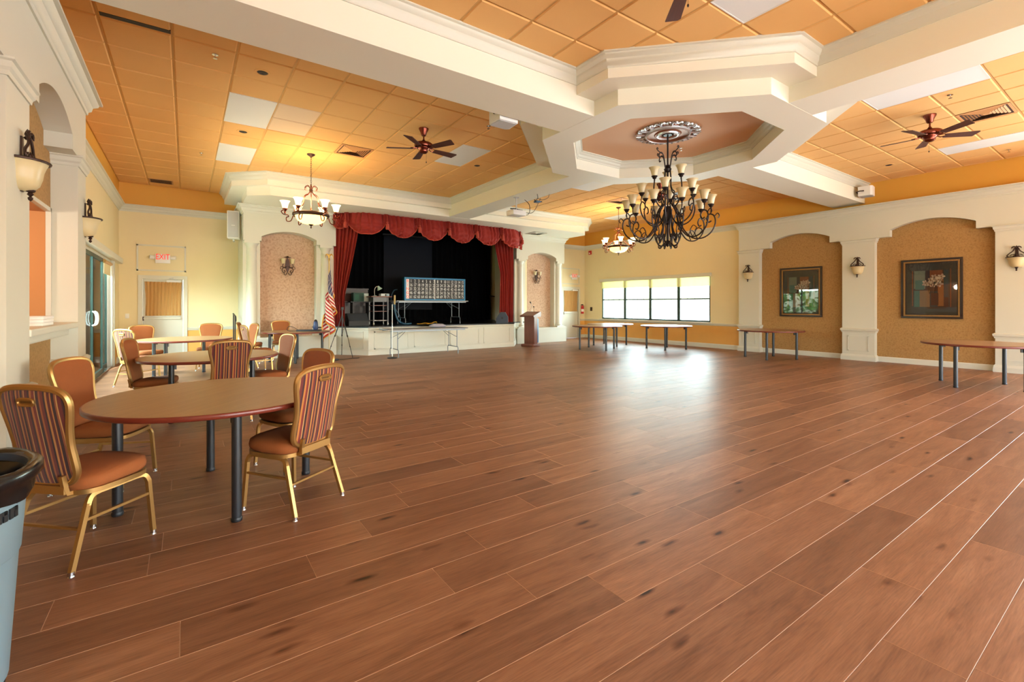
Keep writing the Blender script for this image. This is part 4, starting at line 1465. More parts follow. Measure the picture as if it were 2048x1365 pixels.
vent4(gL(5), gy(4), ZC + .004, GP, 'square four-way ceiling vent next to the lit bowl chandelier by the tower')
vent4(gR(3), gy(-8), ZC + .004, GP, 'square ceiling vent with open slots behind a fan blade')
vent4(gR(3), gy(4), ZC + .004, GP, 'square ceiling vent seen past the huge chandelier above the far bay')
vent4(9.92, 12.8, ZS - .012, .58, 'square vent in the soffit above the tower niche by the lectern', M_TRIM)
def grille(m):
    m.box((-.24, -.21, -.008), (.24, .21, .0), mat('grille_tan', (176, 130, 84), .6))
    for i in range(12):
        m.box((-.21, -.18 + i * .031, -.012), (.21, -.172 + i * .031, -.008), M_VENTB)
single('return_grille', grille, 'small rectangular tan air grille in the tiles above the exit door', 'vent', (-.5, 14.35, ZC), smooth=False)
M_DARK = mat('dark_recess', (34, 26, 20), 0.6)
def downlight(x, y, label):
    r = thing('downlight', (x, y, ZC), label, 'downlight', group='recessed downlights')
    P_('trim_ring', r, lambda m: m.lathe([(.065, -.001), (.067, -.008), (.095, -.006), (.098, 0)], M_TILE, 24))
    P_('eyeball', r, lambda m: m.lathe([(.0, -.004), (.02, -.012), (.05, -.012), (.066, -.002)], M_DARK, 20))
    return r
downlight(.82, 6.86, 'recessed downlight left of the roof beam, above the patched tiles')
downlight(.82, 9.4, 'recessed downlight between the two white light panels near the tower')
downlight(5.2, 8.76, 'recessed downlight beside the light panel behind the fan blade')
downlight(12.5, 3.6, 'recessed downlight in the tiles near the white beam loudspeaker')
downlight(11.6, 7.3, 'recessed downlight right of the huge chandelier')
def sprinkler(m):
    m.lathe([(.03, -.002), (.034, -.006), (.0, -.008)], M_CHROME, 14)
    m.cyl((0, 0, -.05), (0, 0, -.004), .008, .006, M_CHROME, 8)
    m.lathe([(.0, -.052), (.024, -.050), (.024, -.047), (0, -.046)], M_CHROME, 12)
for x, y, z, lb in ((.29, 6.7, ZC, 'ceiling sprinkler between the access gap and the beam at upper left'), (4.21, 6.71, ZC, 'ceiling sprinkler next to the white emergency box on the beam'), (9.06, 1.89, ZC, 'ceiling sprinkler below the long light panel along the beam'),
                    (13.2, 1.9, ZC, 'ceiling sprinkler beyond the light panel at the right edge'), (.25, 11.2, ZC, 'ceiling sprinkler left of the light panel nearest the tower'), (7.42, 5.22, 4.27, 'small white sprinkler plate beside the ceiling medallion')):
    single('sprinkler', sprinkler, lb, 'sprinkler', (x, y, z), group='ceiling sprinklers')
# ------------------------------------------------------------------ doors
def curtain_panel(m, x0, x1, z0, z1, y, material, waves):
    def pf(u, v):
        pin = 1 - .035 * math.sin(v * PI) - .03 * v
        x = (x0 + x1) / 2 + (u - .5) * (x1 - x0) * pin
        return (x, y + .014 * math.sin(u * waves * 2 * PI + v * 1.6), z1 + (z0 - z1) * v)
    folds(m, pf, waves * 8, 8, material)
def exit_door(name, d, y):
    x0, x1, _, z1 = d
    mb = MB()
    for a, b in (((x0 - .09, z1), (x1 + .09, z1 + .09)), ((x0 - .09, 0), (x0, z1)), ((x1, 0), (x1 + .09, z1))):
        mb.box((a[0], y - .022, a[1]), (b[0], y + .02, b[1]), M_TRIM)
    r = struct(name, mb)
    P_('door_leaf', r, lambda m: (m.box((x0 + .004, y + .02, .008), (x1 - .004, y + .06, z1 - .004), M_TRIM)), False)
    P_('glazing_bead', r, lambda m: [m.box((a, y + .008, c), (b, y + .022, e), M_TRIM) for a, b, c, e in ((x0 + .06, x1 - .06, 1.96, 2.0), (x0 + .06, x1 - .06, 1.08, 1.11), (x0 + .05, x0 + .075, 1.08, 2.0), (x1 - .075, x1 - .05, 1.08, 2.0))], False)
    P_('door_curtain', r, lambda m: curtain_panel(m, x0 + .04, x1 - .03, 1.12, 1.99, y - .005, M_TAN, 10))
    P_('push_bar', r, lambda m: (m.cbox((x0 + .02, y - .045, 1.03), (x1 - .05, y - .01, 1.075), .008, M_TRIM), m.box((x0, y - .03, 1.0), (x0 + .03, y + .02, 1.10), M_BRONZE)))
    P_('door_closer', r, lambda m: (m.box((x1 - .35, y - .05, 1.985), (x1 - .05, y + .0, 2.035), M_WHITE), m.tube([(x1 - .12, y - .05, 2.04), (x1 - .3, y - .12, 2.07), (x1 - .2, y - .01, 2.10)], .008, M_GREY)))
    # moulding frame above the door
    t = MB()
    a, b, c, e = x0 - .12, x1 + .06, 2.26, 2.93
    w = .035
    for q in (((a, c), (b, c + w)), ((a, e - w), (b, e)), ((a, c), (a + w, e)), ((b - w, c), (b, e))):
        t.box((q[0][0], y - .016, q[0][1]), (q[1][0], y + .004, q[1][1]), M_TRIM)
    ob('overdoor_frame', t, r, False)
    return r
exit_door('door_1', DL, YFL)
exit_door('door_2', DR, YFR)
def text_obj(name, body, size, loc, rot, material, parent, sx=1.0, sy=1.0):
    me = TXT[body]
    if not me.materials:
        me.materials.append(material)
    o = link(name, me, parent, loc)
    o.rotation_euler = rot
    o.scale = (size * sx, size * sy, size)
    return o
M_EXITR = mat('exit_red', (226, 40, 36), 0.4, emit=(230, 30, 26), estr=.6)
def exit_sign(x, y, z, label):
    r = thing('exit_sign', (x, y, z), label, 'sign', group='exit signs')
    P_('housing', r, lambda m: m.cbox((-.155, -.05, -.13), (.155, 0, .105), .01, M_WHITE))
    text_obj('lettering', 'EXIT', .185, (0, -.052, .025), (R(90), 0, 0), M_EXITR, r, .78, 1.1)
    for s in (-1, 1):
        P_('lamp_head', r, lambda m: (m.cyl((s * .17, -.03, .01), (s * .27, -.055, .02), .045, .048, M_WHITE, 14), m.cyl((s * .15, -.025, .005), (s * .18, -.03, .01), .02, .02, M_GREY, 10)))
    return r
exit_sign(-.49, YFL, 2.60, 'red and white EXIT sign with two lamps above the door by the sliding doors')
exit_sign(13.40, YFR, 2.59, 'red and white EXIT sign above the door near the fire extinguisher')

# ------------------------------------------------------------------ sliding doors (window_1)
mb = MB()
xo, xi = XL - .13, XL - .05
a, b, _, zt = SL
mb.box((XL - .15, a, 0), (XL + .0, b, .03), M_CHROME)
mb.box((XL - .16, a - .02, zt - .05), (XL - .02, b + .02, zt), M_TRIM)
mb.box((XL - .16, b - .03, 0), (XL - .0, b + .0, zt), M_TRIM)
mb.box((XL - .0, b, .0), (XL + .03, b + .14, zt), M_TRIM)
mb.cbox((XL, 7.6, zt - .01), (XL + .11, 14.7, zt + .12), .015, M_TRIM)
w1 = struct('window_1', mb)
YS_ = [a + .02, 9.75, 11.33, 12.55, 13.70]
def sash(y0, y1, x):
    t = MB()
    w = .055
    for q in ((y0, y0 + w, .03, zt - .05), (y1 - w, y1, .03, zt - .05), (y0, y1, .03, .11), (y0, y1, zt - .12, zt - .05)):
        t.box((x - .02, q[0], q[2]), (x + .02, q[1], q[3]), M_DGREEN)
    s = ob('sash', t, w1, False)
    P_('pane', s, lambda m: m.box((x - .003, y0 + w, .11), (x + .003, y1 - w, zt - .12), M_GLASS), False)
    return s
sash(YS_[0], YS_[1] + .05, xo + .02)
s2 = sash(YS_[1], YS_[2] + .05, xi)
s3 = sash(YS_[2], YS_[3] + .05, xi)
sash(YS_[3], YS_[4] + .05, xo + .02)
for sx, yy in ((s2, 11.26), (s3, 11.50)):
    P_('pull_handle', sx, lambda m: m.tube(catmull([(xi + .02, yy, 1.02), (xi + .06, yy, 1.05), (xi + .075, yy, 1.15), (xi + .06, yy, 1.25), (xi + .02, yy, 1.28)], 4), .014, M_WHITE))
P_('roller_shade', w1, lambda m: (m.cyl((XL - .03, 12.7, 2.31), (XL - .03, b - .05, 2.31), .04, .04, M_TAN, 14), m.box((XL - .035, 12.7, 2.05), (XL - .028, b - .05, 2.31), mat('shade_cloth', (226, 208, 160), .8))))

# ------------------------------------------------------------------ window in the right wall (window_2)
mb = MB()
a, b, z0, z1 = WN
mb.box((XR - .0, a - .06, z0 - .05), (XR - .09, b + .06, z0 - .0), M_TRIM)
mb.box((XR + .02, a, z0), (XR + .1, b, z0 + .05), M_DGREEN)
mb.box((XR + .02, a, z1 - .05), (XR + .1, b, z1), M_DGREEN)
q4 = (b - a) / 4
for i in range(5):
    y = a + q4 * i
    w = .05 if i in (0, 4) else .055
    mb.box((XR + .02, max(a, y - w), z0), (XR + .1, min(b, y + w), z1), M_DGREEN)
mb.cbox((XR - .10, a - .05, z1 - .06), (XR + .0, b + .05, z1 + .06), .012, M_TRIM)
w2 = struct('window_2', mb)
M_MUN = mat('muntin_pale', (150, 158, 152), 0.5)
for i in range(4):
    y0, y1 = a + q4 * i + .05, a + q4 * (i + 1) - .05
    t = MB()
    zm = 1.60
    t.box((XR + .03, y0, zm - .022), (XR + .07, y1, zm + .022), M_DGREEN)
    s = ob('sash', t, w2, False)
    P_('pane', s, lambda m: m.box((XR + .055, y0, z0 + .05), (XR + .061, y1, zm - .02), M_GLASS), False)
    P_('pane', s, lambda m: m.box((XR + .065, y0, zm + .02), (XR + .071, y1, z1 - .05), M_GLASS), False)
    P_('muntin', s, lambda m: [m.box((XR + .05, y0, zz - .005), (XR + .066, y1, zz + .005), M_MUN) for zz in (1.24, 1.97)] + [m.box((XR + .05, y0 + (y1 - y0) * k / 4 - .004, z0 + .05), (XR + .066, y0 + (y1 - y0) * k / 4 + .004, z1 - .05), M_MUN) for k in (1, 2, 3)], False)
    P_('roller_shade', w2, lambda m: m.box((XR - .035, y0 - .05, 2.06 if i > 1 else 2.02), (XR - .03, y1 + .05, z1), M_SHADEY), False)

# ------------------------------------------------------------------ rear and side glazing bars behind the camera
mb = MB()
for i in range(7):
    x = .2 + i * 2.1
    mb.box((x - .04, YB - .1, .3), (x + .04, YB - .04, 2.6), M_TRIM)
struct('window_3', mb)

# ------------------------------------------------------------------ wall sconces
def sconce_proto(label):
    r = thing('wall_sconce', (0, 0, 0), label, 'sconce', group='half-bowl wall sconces')
    # wall plane x = 0, outwards +x, z = 0 at the rim
    P_('glass_bowl', r, lambda m: (m.lathe([(.15, 0), (.135, -.03), (.122, -.07), (.115, -.12), (.10, -.17), (.07, -.205), (.03, -.215), (.001, -.216)], M_AMBER, 20, a0=-PI / 2, a1=PI / 2)))
    P_('rim', r, lambda m: m.tube([(.155 * math.cos(t), .155 * math.sin(t), 0) for t in [-PI / 2 + PI * i / 18 for i in range(19)]], .009, M_BRONZE, 6))
    P_('wall_plate', r, lambda m: m.prism([(-.02, -.22), (.02, -.22), (.03, 0), (.02, .18), (-.02, .18), (-.03, 0)], 0, .012, M_BRONZE, lambda y, z, x: (x, y, z)))
    P_('finial', r, lambda m: m.lathe([(.001, -.07), (.012, -.06), (.016, -.045), (.006, -.035), (.02, -.02), (.012, -.008), (.026, .0), (.03, .012), (.0, .014)], M_BRONZE, 12, (.05, 0, -.215)))
    for s in (-1, 1):
        P_('scroll', r, lambda m: (m.tube(catmull([(.03, s * .01, .20), (.045, s * .03, .17), (.05, s * .055, .12), (.045, s * .11, .07), (.05, s * .135, .03), (.05, s * .11, .008)], 4), .010, M_BRONZE),
                                   m.tube(catmull([(.045, s * .09, .03), (.05, s * .06, .055), (.05, s * .03, .05), (.05, s * .025, .025), (.05, s * .05, .02)], 4), .007, M_BRONZE),
                                   m.tube(catmull([(.035, s * .01, .19), (.05, s * .03, .215), (.05, s * .06, .20), (.055, s * .07, .175)], 4), [.011] * 9 + [.009, .007, .005, .003], M_BRONZE)))
    P_('crest', r, lambda m: (m.lathe([(.001, .24), (.012, .22), (.018, .20), (.012, .185), (.022, .175), (.012, .16), (.0, .158)], M_BRONZE, 10, (.035, 0, 0)), m.lathe([(.001, .075), (.014, .05), (.02, .03), (.012, .01), (.022, .0)], M_BRONZE, 10, (.05, 0, 0))))
    return r
s0 = sconce_proto('bronze half-bowl wall sconce on the pilaster nearest the trash can')
s0.location = (XLA, 4.80, 2.44)
copy_tree(s0, (XLA, 7.40, 2.42), 0, 'bronze half-bowl wall sconce beside the sliding doors')
for y, lb in ((7.40, 'half-bowl wall sconce on the sunlit pilaster next to the window'), (4.62, 'half-bowl wall sconce on the pilaster between the two framed pictures'), (1.88, 'half-bowl wall sconce at the right edge beyond the orchid picture')):
    copy_tree(s0, (XRA, y, 2.37), PI, lb)
def twin_sconce(x, label):
    r = thing('twin_sconce', (x, 13.945, 2.46), label, 'sconce', group='twin-shade niche sconces')
    P_('backplate', r, lambda m: m.prism([(0, -.20), (.05, -.06), (.06, .0), (.04, .14), (0, .23), (-.04, .14), (-.06, 0), (-.05, -.06)], 0, .03, M_BRONZE, lambda u, z, y: (u, -y, z)))
    P_('crest', r, lambda m: m.tube([(-.09, -.03, .23), (-.03, -.03, .235), (-.015, -.03, .24), (0, -.03, .245), (.015, -.03, .24), (.03, -.03, .235), (.09, -.03, .23)], [.005, .012, .02, .028, .02, .012, .005], M_BRONZE))
    for s in (-1, 1):
        am = P_('arm', r, lambda m: (m.tube(catmull([(s * .03, -.03, -.02), (s * .08, -.07, -.06), (s * .13, -.09, -.02), (s * .115, -.09, .05)], 4), .010, M_BRONZE),
                                     m.tube(catmull([(s * .03, -.03, -.04), (s * .10, -.05, -.05), (s * .14, -.05, -.12), (s * .10, -.05, -.19), (s * .06, -.04, -.15), (s * .09, -.04, -.12)], 4), .010, M_BRONZE),
                                     m.tube(catmull([(s * .12, -.06, -.03), (s * .17, -.06, -.03), (s * .185, -.06, -.075), (s * .16, -.06, -.09)], 4), .007, M_BRONZE),
                                     m.tube(catmull([(s * .02, -.03, -.19), (s * .05, -.05, -.25), (s * .09, -.05, -.23), (s * .08, -.05, -.2)], 4), .009, M_BRONZE)))
        P_('glass_shade', am, lambda m: m.lathe([(.02, 0), (.045, .004), (.052, .05), (.055, .10), (.066, .135), (.062, .135), (.05, .09), (.045, .03)], M_AMBER, 16, (s * .115, -.09, .055)))
    return r
twin_sconce(2.27, 'twin-shade bronze sconce in the papered niche left of the stage')
twin_sconce(mx(2.27), 'twin-shade bronze sconce in the niche behind the lectern')

# ------------------------------------------------------------------ framed pictures
M_FRAME = mat('picture_frame', (42, 26, 20), 0.35)
M_FGOLD = mat('picture_gilt', (150, 112, 60), 0.45, metal=0.4, vary=.35, vscale=40)
M_MATB = mat('mat_board', (74, 70, 66), 0.8)
M_PGLASS = glass_material('picture_glass', (255, 255, 255))
PCOL = {n: mat('print_' + n, c, .7) for n, c in dict(teal=(78, 120, 112), sage=(122, 132, 116), rust=(140, 78, 46), brown=(76, 48, 40), plum=(58, 44, 52), sand=(150, 118, 84), slate=(56, 70, 76), petal=(230, 208, 186), petal2=(206, 172, 150), stem=(66, 58, 36), ochre=(164, 106, 58)).items()}
def picture(yc, zc, label, seed):
    r = thing('framed_picture', (XR - .012, yc, zc), label, 'picture', group='framed flower pictures')
    W, Hh = .54, .685
    def fr(m, i, o, d, material):
        # rectangular frame in the wall plane; u runs along -y
        for a, b in (((-W + i, -Hh + i), (W - i, -Hh + o)), ((-W + i, Hh - o), (W - i, Hh - i)), ((-W + i, -Hh + o), (-W + o, Hh - o)), ((W - o, -Hh + o), (W - i, Hh - o))):
            m.cbox((-d, a[0], a[1]), (0, b[0], b[1]), .004, material)
    f = P_('frame', r, lambda m: fr(m, 0, .045, .045, M_FRAME))
    P_('gilt_band', f, lambda m: fr(m, .045, .078, .036, M_FGOLD))
    P_('inner_lip', f, lambda m: fr(m, .078, .095, .028, M_FRAME))
    P_('mat_board', r, lambda m: m.box((-.010, -W + .09, -Hh + .09), (-.004, W - .09, Hh - .09), M_MATB), False)
    def q(m, u0, z0, u1, z1, material, lv):
        m.box((-.0105 - .0006 * lv, -u1, z0), (-.0095 - .0006 * lv, -u0, z1), material)
    def art(m):
        q(m, -.30, -.42, .30, .42, PCOL['brown'], 1)
        q(m, -.30, .0, -.10, .42, PCOL['sage'], 2); q(m, -.28, -.02, -.12, .2, PCOL['teal'], 3)
        q(m, -.30, -.42, -.20, -.04, PCOL['teal'], 2); q(m, -.20, -.42, -.02, -.04, PCOL['sand'], 2)
        q(m, -.10, .04, -.02, .42, PCOL['plum'], 2); q(m, -.02, .12, .20, .42, PCOL['rust'], 2)
        q(m, .12, -.40, .22, .20, PCOL['ochre'], 2); q(m, -.02, -.42, .12, -.06, PCOL['slate'], 2)
        q(m, .22, -.2, .30, .42, PCOL['slate'], 3); q(m, -.34, -.40, -.32, .42, PCOL['rust'], 1); q(m, .33, -.42, .345, .44, PCOL['rust'], 1)
    P_('print', r, art, False)
    def flowers(m):
        rr = random.Random(seed)
        def disc(u, z, ru, rz, ang, material, lv):
            n = 12
            vs = []
            for i in range(n):
                t = 2 * PI * i / n
                x, y = ru * math.cos(t), rz * math.sin(t)
                vs.append((-.0135 - .0004 * lv, -(u + x * math.cos(ang) - y * math.sin(ang)), z + x * math.sin(ang) + y * math.cos(ang)))
            m.add(vs, [tuple(range(n))], material)
        k = 0
        for i in range(5):
            u = -.08 + .05 * i
            m.tube([(-.014, -u * .3, -.12), (-.0145, -u * .8, .06), (-.0145, -u * 1.4, .2)], .005, PCOL['stem'], 4)
        for cu, cz in ((-.10, .13), (.0, .19), (.06, .26), (.13, .20), (.05, .10), (.18, .27), (.15, .10), (-.02, .10), (.10, .16)):
            for p in range(5):
                an = 2 * PI * p / 5 + rr.uniform(-.3, .3)
                disc(cu + .034 * math.cos(an), cz + .034 * math.sin(an), .036, .022, an, PCOL['petal'] if (p + k) % 3 else PCOL['petal2'], 1 + (k % 4))
            k += 1
            disc(cu, cz, .012, .012, 0, PCOL['ochre'], 6)
        q(m, .0, -.38, .13, -.1, PCOL['brown'], 5)
    P_('painted_flowers', r, flowers, False)
    P_('glass', r, lambda m: m.box((-.023, -W + .09, -Hh + .09), (-.020, W - .09, Hh - .09), M_PGLASS), False)
    return r
picture(6.015, 1.755, 'framed flower picture whose glass mirrors green garden plants', 3)
picture(3.25, 1.77, 'framed picture of pale orchids, the one farther from the window', 8)

# ------------------------------------------------------------------ bingo board
bd = thing('bingo_board', (6.78, 14.08, STZ + .746), 'blue framed bingo number board on the stage table', 'board')
M_BBLUE = mat('bingo_blue', (24, 124, 176), 0.45)
M_BBLK = mat('bingo_black', (16, 18, 20), 0.5)
M_BNUM = mat('bingo_white', (232, 236, 234), 0.5)
BW, BH = 1.10, .745
P_('case', bd, lambda m: m.box((-BW, .02, 0), (BW, .16, BH), mat('bingo_case', (14, 70, 84), .5)), False)
P_('face_panel', bd, lambda m: m.box((-BW + .05, .0, .05), (BW - .05, .03, BH - .05), M_BBLK), False)
P_('border', bd, lambda m: [m.box(p, q, M_BBLUE) for p, q in (((-BW, -.012, 0), (BW, .03, .05)), ((-BW, -.012, BH - .05), (BW, .03, BH)), ((-BW, -.012, .05), (-BW + .05, .03, BH - .05)), ((BW - .05, -.012, .05), (BW, .03, BH - .05)))], False)
P_('letter_strip', bd, lambda m: m.box((-BW + .06, -.006, .06), (-BW + .155, .001, BH - .06), M_BNUM), False)
P_('centre_bar', bd, lambda m: m.box((-.055, -.012, .04), (-.035, .002, BH - .04), M_WHITE), False)
for i, ch in enumerate('BINGO'):
    z = BH - .06 - (i + .5) * (BH - .12) / 5
    text_obj('letter', ch, .12, (-BW + .107, -.008, z), (R(90), 0, 0), M_EXITR, bd)
    for j in range(15):
        x = -BW + .225 + j * .1335
        text_obj('number', str(i * 15 + j + 1), .135, (x, -.003, z), (R(90), 0, 0), M_BNUM, bd, .72, 1.05)

# ------------------------------------------------------------------ gear on and around the stage
def wedge(x, y, z, w, rz, label, matc):
    r = thing('stage_monitor', (x, y, z), label, 'loudspeaker', rz, 'wedge stage loudspeakers')
    prof = [(-.19, 0), (.2, 0), (.2, .14), (.06, .36), (-.10, .36), (-.19, .2)]
    P_('cabinet', r, lambda m: m.prism(prof, -w / 2, w / 2, matc, lambda y_, z_, x_: (x_, -y_, z_)), False)
    P_('grille', r, lambda m: m.add([(-w / 2 + .02, -.206, .145), (w / 2 - .02, -.206, .145), (w / 2 - .02, -.07, .355), (-w / 2 + .02, -.07, .355)], [(0, 1, 2, 3)], mat('grille_cloth', (40, 44, 50), .9)), False)
    P_('input_cup', r, lambda m: [m.cyl((sx * (w / 2 + .001), 0, .17), (sx * (w / 2 - .01), 0, .17), .035, .035, M_BLACKP, 14) for sx in (-1, 1)])
    P_('port', r, lambda m: [m.box((sx - .035, .095, .30), (sx + .035, .105, .34), M_BLACKP) for sx in (-.05, .05)], False)
    return r
wedge(4.06, 13.74, STZ, .60, R(8), 'low black floor monitor loudspeaker near the flag, left end of the stage', mat('speaker_black', (20, 22, 26), .6))
wedge(8.72, 13.03, STZ, .40, R(234), 'blue-black wedge loudspeaker lying on its side at the stage corner near the lectern', mat('speaker_blue', (46, 58, 74), .45))
cart = thing('rolling_cart', (4.86, 14.12, STZ), 'black rolling cart with shelves and a wood top on the stage', 'cart')
for sx in (-.22, .22):
    for sy in (-.2, .2):
        P_('post', cart, lambda m: m.box((sx - .018, sy - .018, .07), (sx + .018, sy + .018, .84), M_BLACK), False)
        P_('caster', cart, lambda m: (m.cyl((sx - .012, sy, .035), (sx + .012, sy, .035), .035, .035, M_WHITE, 14), m.box((sx - .015, sy - .015, .03), (sx + .015, sy + .015, .075), M_GREY)))
for z, mt_ in ((.12, M_GREY), (.40, M_WOOD), (.58, M_WOOD)):
    P_('shelf', cart, lambda m: m.box((-.22, -.2, z), (.22, .2, z + .02), mt_), False)
P_('cart_top', cart, lambda m: m.cbox((-.30, -.25, .84), (.34, .25, .875), .006, M_WOOD))
P_('drawer_box', cart, lambda m: m.box((-.22, -.2, .70), (.22, .2, .84), M_BLACK), False)
lamp = thing('desk_lamp', (4.72, 14.05, STZ + .875), 'pale green gooseneck desk lamp on the rolling cart', 'lamp')
M_LAMPG = mat('lamp_green', (176, 206, 190), .4)
P_('base', lamp, lambda m: m.lathe([(.0, .0), (.06, 0), (.06, .012), (.02, .02), (.0, .022)], M_LAMPG, 18))
P_('gooseneck', lamp, lambda m: m.tube(catmull([(0, 0, .015), (-.01, 0, .12), (.0, 0, .22), (.04, 0, .28), (.09, 0, .30)], 5), .007, M_WHITE))
P_('shade', lamp, lambda m: m.lathe([(.02, .0), (.03, -.02), (.05, -.07), (.085, -.12), (.083, -.12), (.048, -.07), (.02, -.01)], M_LAMPG, 18, mtx=T(.10, 0, .31) @ roty(R(-28))))
single('machine_box', lambda m: (m.cbox((-.13, -.1, 0), (.13, .1, .075), .006, mat('pale_box', (206, 222, 228), .4)), m.cyl((.02, -.105, .035), (.02, -.09, .035), .03, .03, M_BLACKP, 14), m.box((.06, -.104, .02), (.10, -.09, .05), M_BLUE)),
       'pale blue-white machine box on the rolling cart beside the desk lamp', 'box', (5.02, 14.08, STZ + .876))
M_HOSE = mat('hose_blue', (30, 78, 104), .4)
single('blower_hose', lambda m: (m.tube(catmull([(5.27, 13.84, STZ + .90), (5.26, 13.82, STZ + .80), (5.25, 13.80, STZ + .62)], 5), .028, mat('hose_tan', (196, 170, 120), .6), 10),
                                 m.tube(catmull([(5.25, 13.80, STZ + .63), (5.26, 13.78, STZ + .4), (5.34, 13.74, STZ + .14), (5.5, 13.7, STZ + .03), (5.75, 13.68, STZ + .03)], 6), .026, M_HOSE, 10)),
       'tan and blue flexible hose running from the cart down to the stage floor', 'hose')
single('black_hose', lambda m: m.tube(catmull([(5.62, 14.52, STZ + 1.10), (5.50, 14.54, STZ + 1.06), (5.42, 14.56, STZ + .8), (5.55, 14.56, STZ + .5), (5.70, 14.56, STZ + .26), (5.74, 14.56, STZ + .03)], 6), .016, M_HOSE, 8), 'dark blue hose looping from the back of the bingo board', 'hose')
single('stage_cable', lambda m: m.tube(catmull([(5.95, 13.7, STZ + .012), (6.05, 13.62, STZ + .012), (6.2, 13.7, STZ + .03), (6.32, 13.62, STZ + .02), (6.22, 13.56, STZ + .012), (6.42, 13.58, STZ + .03), (6.5, 13.7, STZ + .05), (6.58, 13.64, STZ + .06), (6.62, 13.7, STZ + .012)], 5), .012, mat('cable_yellow', (196, 150, 40), .5), 6), 'tangled yellow cable on the stage floor under the board table', 'cable')
org = thing('organ', (4.20, 15.25, STZ), 'dark brown upright organ at the back of the stage, behind the floor monitor', 'organ')
M_ORG = wood_material('organ_wood', (30, 13, 10), (42, 20, 15), .4)
P_('case', org, lambda m: (m.box((-.68, -.05, 0), (.68, .35, 1.12), M_ORG), m.box((-.70, -.07, 1.10), (.70, .37, 1.14), M_ORG)), False)
P_('key_bed', org, lambda m: m.box((-.66, -.32, .58), (.66, -.04, .70), M_ORG), False)
P_('keyboard', org, lambda m: [m.box((-.58 + i * .04, -.31, .70), (-.545 + i * .04, -.12, .712), M_NAPKIN) for i in range(29)], False)
P_('leg', org, lambda m: m.box((-.66, -.32, 0), (-.58, -.24, .58), M_ORG), False)
P_('leg', org, lambda m: m.box((.58, -.32, 0), (.66, -.24, .58), M_ORG), False)
P_('music_shelf', org, lambda m: m.box((-.4, -.12, .72), (.4, -.08, .95), mat('music_paper', (70, 40, 30), .6)), False)
ks = thing('equipment_stand', (4.46, 14.62, STZ), 'black stand holding a green and white box on the stage', 'stand')
P_('top', ks, lambda m: m.box((-.34, -.16, .68), (.30, .16, .71), M_BLACKP), False)
for sx in (-.26, .22):
    P_('leg', ks, lambda m: m.box((sx - .02, -.14, 0), (sx + .02, .14, .68), M_BLACKP), False)
single('supply_box', lambda m: (m.box((-.22, -.12, 0), (.10, .12, .27), mat('box_green', (12, 66, 52), .6)), m.box((.10, -.12, .0), (.24, .12, .25), mat('box_white', (196, 214, 208), .6)), m.box((-.18, -.124, .05), (-.05, -.119, .22), mat('box_green2', (24, 92, 70), .6))),
       'green and white printed box on the black equipment stand', 'box', (4.42, 14.58, STZ + .711), smooth=False)
ms = thing('microphone_stand', (4.42, 11.78, 0), 'white microphone stand with a round black base in front of the folding table', 'microphone stand')
P_('base', ms, lambda m: m.lathe([(.0, 0), (.125, 0), (.13, .01), (.125, .022), (.05, .035), (.018, .045)], M_BLACKP, 28))
P_('pole', ms, lambda m: (m.cyl((0, 0, .03), (0, 0, .80), .013, .013, M_WHITE, 10), m.cyl((0, 0, .80), (0, 0, .84), .018, .018, M_CHROME, 10), m.cyl((0, 0, .84), (0, 0, 1.42), .009, .009, M_WHITE, 10)))
P_('clip', ms, lambda m: (m.cyl((0, 0, 1.41), (0, 0, 1.46), .012, .012, M_BLACKP, 8), m.cyl((-.01, -.04, 1.455), (.01, .05, 1.48), .016, .018, M_BLACKP, 10)))
single('cushion', lambda m: m.lathe([(.001, 0), (.19, .002), (.235, .03), (.225, .05), (.14, .10), (.10, .105), (.001, .105)], mat('lilac_grey', (158, 154, 168), .8), 28), 'flattened lilac-grey cushion on the folding table in front of the stage', 'cushion', (5.98, 12.32, .747)).scale = (1.15, .7, 1)

# flag
fl = thing('standing_flag', (3.20, 13.28, 0), 'gold-fringed American flag hanging from a standing pole beside the stage', 'flag')
M_BRASS = mat('brass', (206, 170, 92), .3, metal=.9)
P_('base', fl, lambda m: m.lathe([(0, 0), (.15, 0), (.155, .02), (.12, .04), (.04, .07), (.025, .1)], M_BRASS, 24))
P_('pole', fl, lambda m: (m.cyl((0, 0, .08), (0, 0, 1.30), .015, .015, mat('pole_cream', (226, 214, 176), .4), 12), m.cyl((0, 0, 1.28), (0, 0, 1.36), .02, .02, M_BRONZE, 12), m.cyl((0, 0, 1.36), (0, 0, 2.60), .013, .013, M_BRASS, 12)))
P_('eagle_finial', fl, lambda m: (m.sphere((0, 0, 2.63), .03, M_BRASS), m.lathe([(.001, 0), (.02, .02), (.028, .06), (.016, .10), (.02, .12), (.001, .14)], M_BRASS, 12, (0, 0, 2.65)),
                                  m.tube(catmull([(.01, 0, 2.73), (.06, 0, 2.78), (.10, 0, 2.74), (.115, 0, 2.66)], 4), [.02] * 5 + [.016, .014, .012, .01, .009, .008, .007, .004], M_BRASS), m.tube(catmull([(-.01, 0, 2.73), (-.05, .02, 2.78), (-.08, .03, 2.75), (-.09, .03, 2.68)], 4), [.02] * 5 + [.016, .014, .012, .01, .009, .008, .007, .004], M_BRASS)))
MF = [mat('flag_red', (176, 24, 38), .75), mat('flag_white', (226, 216, 204), .75), mat('flag_blue', (38, 44, 92), .75)]
